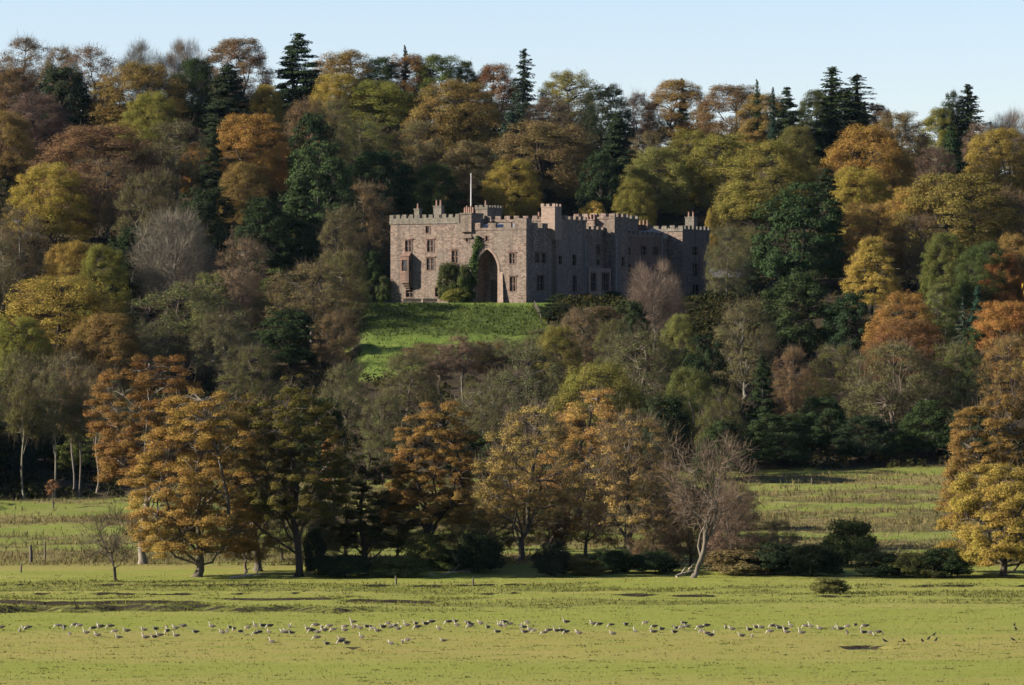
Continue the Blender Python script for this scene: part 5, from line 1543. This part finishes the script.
# ---------------------------------------------------------------- geese and rooks
def feather(name, c, var=0.25):
    return plain(name, c, 0.75, 0.2, 9.0, var)
GOOSE_M = [feather("grey_brown_back", (0.05, 0.043, 0.036)), feather("pale_breast", (0.3, 0.275, 0.24)), feather("white_rear", (0.45, 0.43, 0.4), 0.1), plain("orange_bill", (0.3, 0.13, 0.05))]
ROOK_M = [feather("black_feather", (0.012, 0.012, 0.015)), feather("grey_bill", (0.1, 0.1, 0.1))]

def bird_mesh(name, mats, spine, leg=0.16, rook=False, sit=False):
    """one continuous body lofted along a spine of (x, z, half width, half height), tail to bill, with wings folded on the back and two legs"""
    n = 10
    V, Q, M = [], [], []
    for j, (x, z, w, h) in enumerate(spine):
        a = spine[max(j - 1, 0)]; b = spine[min(j + 1, len(spine) - 1)]
        t = Vector((b[0] - a[0], 0, b[1] - a[1])).normalized()
        nrm = Vector((-t.z, 0, t.x))
        for s in range(n):
            an = 6.2832 * s / n
            p = Vector((x, 0, z)) + nrm * (math.sin(an) * h) + Vector((0, 1, 0)) * (math.cos(an) * w)
            V.append(tuple(p))
    K = len(spine)
    for j in range(K - 1):
        for s in range(n):
            Q.append((j * n + s, j * n + (s + 1) % n, (j + 1) * n + (s + 1) % n, (j + 1) * n + s))
            top = s in (0, 1, 2, 3, 4, 9, 5)
            if rook: M.append(1 if j >= K - 2 else 0)
            elif j >= K - 2: M.append(3)
            elif j < 2: M.append(2 if not top else 0)
            elif j < 6: M.append(0 if top else (2 if j < 4 else 1))
            else: M.append(1)
    for e in (0, K - 1):
        c = len(V); x, z, _, _ = spine[e]; V.append((x + (-0.02 if e == 0 else 0.01), 0, z))
        for s in range(0, n, 2):
            Q.append((c, e * n + s, e * n + (s + 1) % n, e * n + (s + 2) % n)); M.append(2 if (e == 0 and not rook) else (1 if rook else 3))
    if not sit:
        for sg in (-1, 1):
            mb = MB()
            mb.tube([(0.0, sg * 0.05, leg + 0.04), (0.01, sg * 0.05, leg * 0.5), (0.0, sg * 0.05, 0.0), (0.07, sg * 0.05, 0.0)], [0.018, 0.012, 0.012, 0.014], 5 if False else 6)
            o = len(V); V += mb.V
            for q in mb.Q: Q.append(tuple(o + k for k in q)); M.append(3 if not rook else 1)
    return mesh_quads(name, V, Q, mats, M, smooth=True)

def spine_goose(pose):
    L = 0.16 if pose != 'sit' else 0.0
    b = [(-0.42, L + 0.2, 0.03, 0.015), (-0.33, L + 0.19, 0.07, 0.045), (-0.22, L + 0.165, 0.105, 0.09), (-0.08, L + 0.15, 0.13, 0.125), (0.08, L + 0.155, 0.13, 0.13), (0.19, L + 0.175, 0.105, 0.11)]
    if pose == 'alert':
        b += [(0.265, L + 0.24, 0.06, 0.065), (0.29, L + 0.34, 0.04, 0.04), (0.3, L + 0.45, 0.034, 0.034), (0.33, L + 0.525, 0.04, 0.042), (0.385, L + 0.535, 0.034, 0.034), (0.425, L + 0.525, 0.02, 0.018), (0.465, L + 0.515, 0.008, 0.008)]
    elif pose == 'graze':
        b += [(0.29, L + 0.16, 0.06, 0.065), (0.37, L + 0.08, 0.042, 0.042), (0.425, L - 0.01, 0.035, 0.035), (0.455, L - 0.07, 0.04, 0.04), (0.475, L - 0.1, 0.032, 0.032), (0.49, L - 0.125, 0.02, 0.018), (0.5, L - 0.148, 0.008, 0.008)]
    else:
        b += [(0.26, L + 0.225, 0.06, 0.065), (0.285, L + 0.28, 0.042, 0.042), (0.3, L + 0.34, 0.036, 0.036), (0.33, L + 0.39, 0.04, 0.042), (0.385, L + 0.395, 0.034, 0.034), (0.425, L + 0.385, 0.02, 0.018), (0.465, L + 0.375, 0.008, 0.008)]
    return [(x, z, w * 1.15, h * 1.15) for x, z, w, h in b]
GOOSE = {p: bird_mesh("goose", GOOSE_M, spine_goose(p), 0.16, sit=(p == 'sit')) for p in ('alert', 'graze', 'sit')}
ROOK = bird_mesh("rook", ROOK_M, [(-0.25, 0.12, 0.03, 0.01), (-0.15, 0.16, 0.05, 0.035), (-0.05, 0.2, 0.075, 0.07), (0.06, 0.25, 0.08, 0.08), (0.12, 0.3, 0.06, 0.06), (0.155, 0.35, 0.045, 0.045), (0.19, 0.365, 0.042, 0.042), (0.23, 0.36, 0.02, 0.022), (0.28, 0.345, 0.006, 0.006)], 0.13, rook=True)

GEESE = [(1.3,628),(19.6,630),(25,627),(28.6,628),(58,626),(63.5,625),(63.8,628),(75.6,625),(79.7,626),(69.8,635.4),(86.4,634),(93.4,629),(98,626.6),(101,627.5),(97.7,635),(110.5,627),(115,632.4),(118.8,638),(126.7,630),
 (144.2,628.6),(155.6,628),(154.5,636),(159.8,636.6),(166,628),(167.5,631.6),(145.7,638),(175.8,627),(183.3,626.6),(176.6,636.5),(195.7,630.7),(212.4,627),(229.8,626.6),(234,629),(222.3,631),(227.6,631),(240.3,632.4),
 (248,628),(255.5,626.6),(259.7,631),(256.4,633.6),(263,625),(270,626.6),(269,631),(272,643),(283.3,631),(287.4,631),(291.6,632),(289.6,625),(308.7,630),(312,631),(317.5,631.6),(316,625.8),(321.5,626),(324.5,628.8),(329.5,626.6),
 (333.6,630),(317,638),(327,643),(353.3,622.4),(345.8,626.6),(345,630.7),(354,627.8),(360,626.6),(366.9,625.3),(370.7,627),(373,628.6),(377.7,630),(383.2,625.8),(388,624),(391,625.6),(395,624.4),(398,627.8),(407,626),
 (416,624),(418,628),(425.8,623),(431.8,622.8),(438.8,627.8),(448.8,623),(455.4,622.4),(457,626),(467.9,622),(470.8,624),(470,627),(480.8,623),(487.8,626.6),(497.5,630.7),(341.6,638),(340.8,642.4),(346.6,642),(361.9,637.4),
 (391,642.4),(402.3,641),(407.7,640.7),(443.5,639.4),(504,623),(510,623),(500.8,626.6),(505,627),(520.7,625),(524,626),(527.4,623),(524.9,631),(530.7,630),(534,631.3),(549,630.7),(544.5,633.7),(557,632),(562,631.6),(566.4,633.6),
 (578.9,633),(566.4,622),(593.3,622),(599.6,624.4),(611.3,625),(625.9,623),(645.8,623),(613,633),(635.4,632),(654.5,626.6),(653.6,630.7),(661.6,627.4),(684,622.8),(687.3,625),(682.4,627.6),(676.9,627),(674.6,631),(700.6,627.4),
 (706.8,625.8),(701.5,632),(706.8,632.3),(711,636),(725.5,626.6),(732.2,628),(749.6,630.7),(741.7,634),(752,635),(756.3,626),(761.3,626.6),(770.4,632.4),(772.9,626.6),(775.8,625.5),(779.2,626.8),(785.7,630),(787,633),(791,627),
 (802,633.7),(806,626.6),(811,627.5),(820.3,628),(833.3,627.5),(840.5,630),(847,633),(847.7,627.5),(855.3,626),(865.6,627),(863.9,632.8),(870,633),(878.3,632.3)]
ROOKS = [(885.3,640.7,"lone rook standing at the tip of the long dark pool"),(904,640.4,"rook standing alone between the dark pool and the other rooks"),(922.5,640.7,"rook at the pool side of the small rook party"),(928.6,638,"rook in the middle of the small rook party"),
 (936,639.3,"rook at the outer end of the small rook party"),(933.9,634,"rook standing apart above the small rook party"),(1014.4,625.3,"upper one of two rooks close together at the pasture's far end"),(1016,628.6,"lower one of two rooks close together at the pasture's far end"),(1013.3,640,"rook standing alone below the close pair at the pasture's far end")]

def build_birds():
    r = random.Random(21)
    # clusters along the flock, each named by what stands above it
    marks = [(0, 40, "small leaning thin tree's open side"), (40, 108, "lone sapling and old posts"), (108, 135, "small leaning thin tree"), (135, 205, "bright orange oak"), (205, 247, "gap beside the bright orange oak"), (247, 300, "twisted dark trunk"),
             (300, 340, "ivy-black stump-shaped bush"), (340, 400, "dark green sprawling tree"), (400, 462, "bronze-gold oak"), (462, 515, "dark bush by the forked tree"), (515, 540, "half-bare olive-gold tree"), (540, 585, "dark round bush"),
             (585, 640, "upright brown trunk"), (640, 690, "dead pale tree"), (690, 740, "dark brown scrub beside the dead tree"), (740, 795, "black thicket"), (795, 860, "bright green bush"), (860, 900, "low black scrub")]
    words = ["nearest", "second", "third", "fourth", "fifth", "sixth", "seventh", "eighth", "ninth", "tenth", "eleventh", "twelfth", "thirteenth", "fourteenth", "fifteenth", "sixteenth", "seventeenth", "eighteenth", "nineteenth", "twentieth"]
    words[0] = "first"
    special = {(272, 643): "dark-backed goose standing alone, well in front of the flock's middle", (69.8, 635.4): "goose alone in front of the flock's thin end", (443.5, 639.4): "goose sitting alone in front of the flock below the bronze-gold oak",
               (353.3, 622.4): "goose with raised neck at the back of the flock's dense middle", (361.9, 637.4): "upright goose just behind the small muddy pool", (711, 636): "pale goose at the front, below the dark brown scrub",
               (566.4, 622): "goose with raised neck alone behind the flock, above the round bush's line", (625.9, 623): "lone goose at the back between two loose groups", (327, 643): "low goose on the grass just short of the small muddy pool"}
    poses = {}
    for g in GEESE:
        poses[g] = r.choices(['alert', 'graze', 'sit'], [2, 4, 5])[0]
    for g, lb in special.items():
        if 'raised' in lb or 'upright' in lb: poses[g] = 'alert'
        if 'sitting' in lb or 'low goose' in lb: poses[g] = 'sit'
        if 'standing' in lb: poses[g] = 'alert'
    for a, b, mk in marks:
        mem = sorted([g for g in GEESE if a <= g[0] < b and g not in special], key=lambda g: -g[0])
        for i, g in enumerate(mem):
            what = {'alert': 'upright goose', 'graze': 'grazing goose', 'sit': 'resting goose'}[poses[g]]
            special[g] = f"{what}, {words[i]} from pool end below the {mk}"
    def put(name, me, px, py, sc, rz, lb, cat, grp):
        Y = F * CAMZ / (py + 2.2 - HY); X = px_xy(px, Y)
        o = link(name, me, None, (X, Y, gz(X, Y) - 0.005), rz, (sc, sc, sc))
        tag(o, lb, cat, grp)
    for g in GEESE:
        rz = math.pi + r.gauss(0, 0.5) if r.random() < 0.72 else r.uniform(0, 6.28)
        put("goose", GOOSE[poses[g]], g[0], g[1], r.uniform(0.8, 0.95), rz, special[g], "goose", "geese on the pasture")
    for px, py, lb in ROOKS:
        put("rook", ROOK, px, py, r.uniform(0.95, 1.1), r.uniform(0, 6.28), lb, "rook", "rooks on the pasture")
build_birds()

# ---------------------------------------------------------------- the thin blue air of the valley
def build_haze():
    m = bpy.data.materials.new("haze_air")
    m.use_nodes = True
    t = m.node_tree
    t.nodes.clear()
    out = t.nodes.new("ShaderNodeOutputMaterial")
    v = t.nodes.new("ShaderNodeVolumePrincipled")
    v.inputs["Color"].default_value = (0.42, 0.68, 1.0, 1)
    v.inputs["Density"].default_value = 0.000006
    v.inputs["Anisotropy"].default_value = 0.0
    t.links.new(v.outputs[0], out.inputs["Volume"])
    b = MB(); b.box(-6500, 6500, -6500, 9500, -60, 160)
    o = b.build("haze", m)
    tag(o, "thin blue autumn haze in the valley air", "haze", kind="stuff")
build_haze()
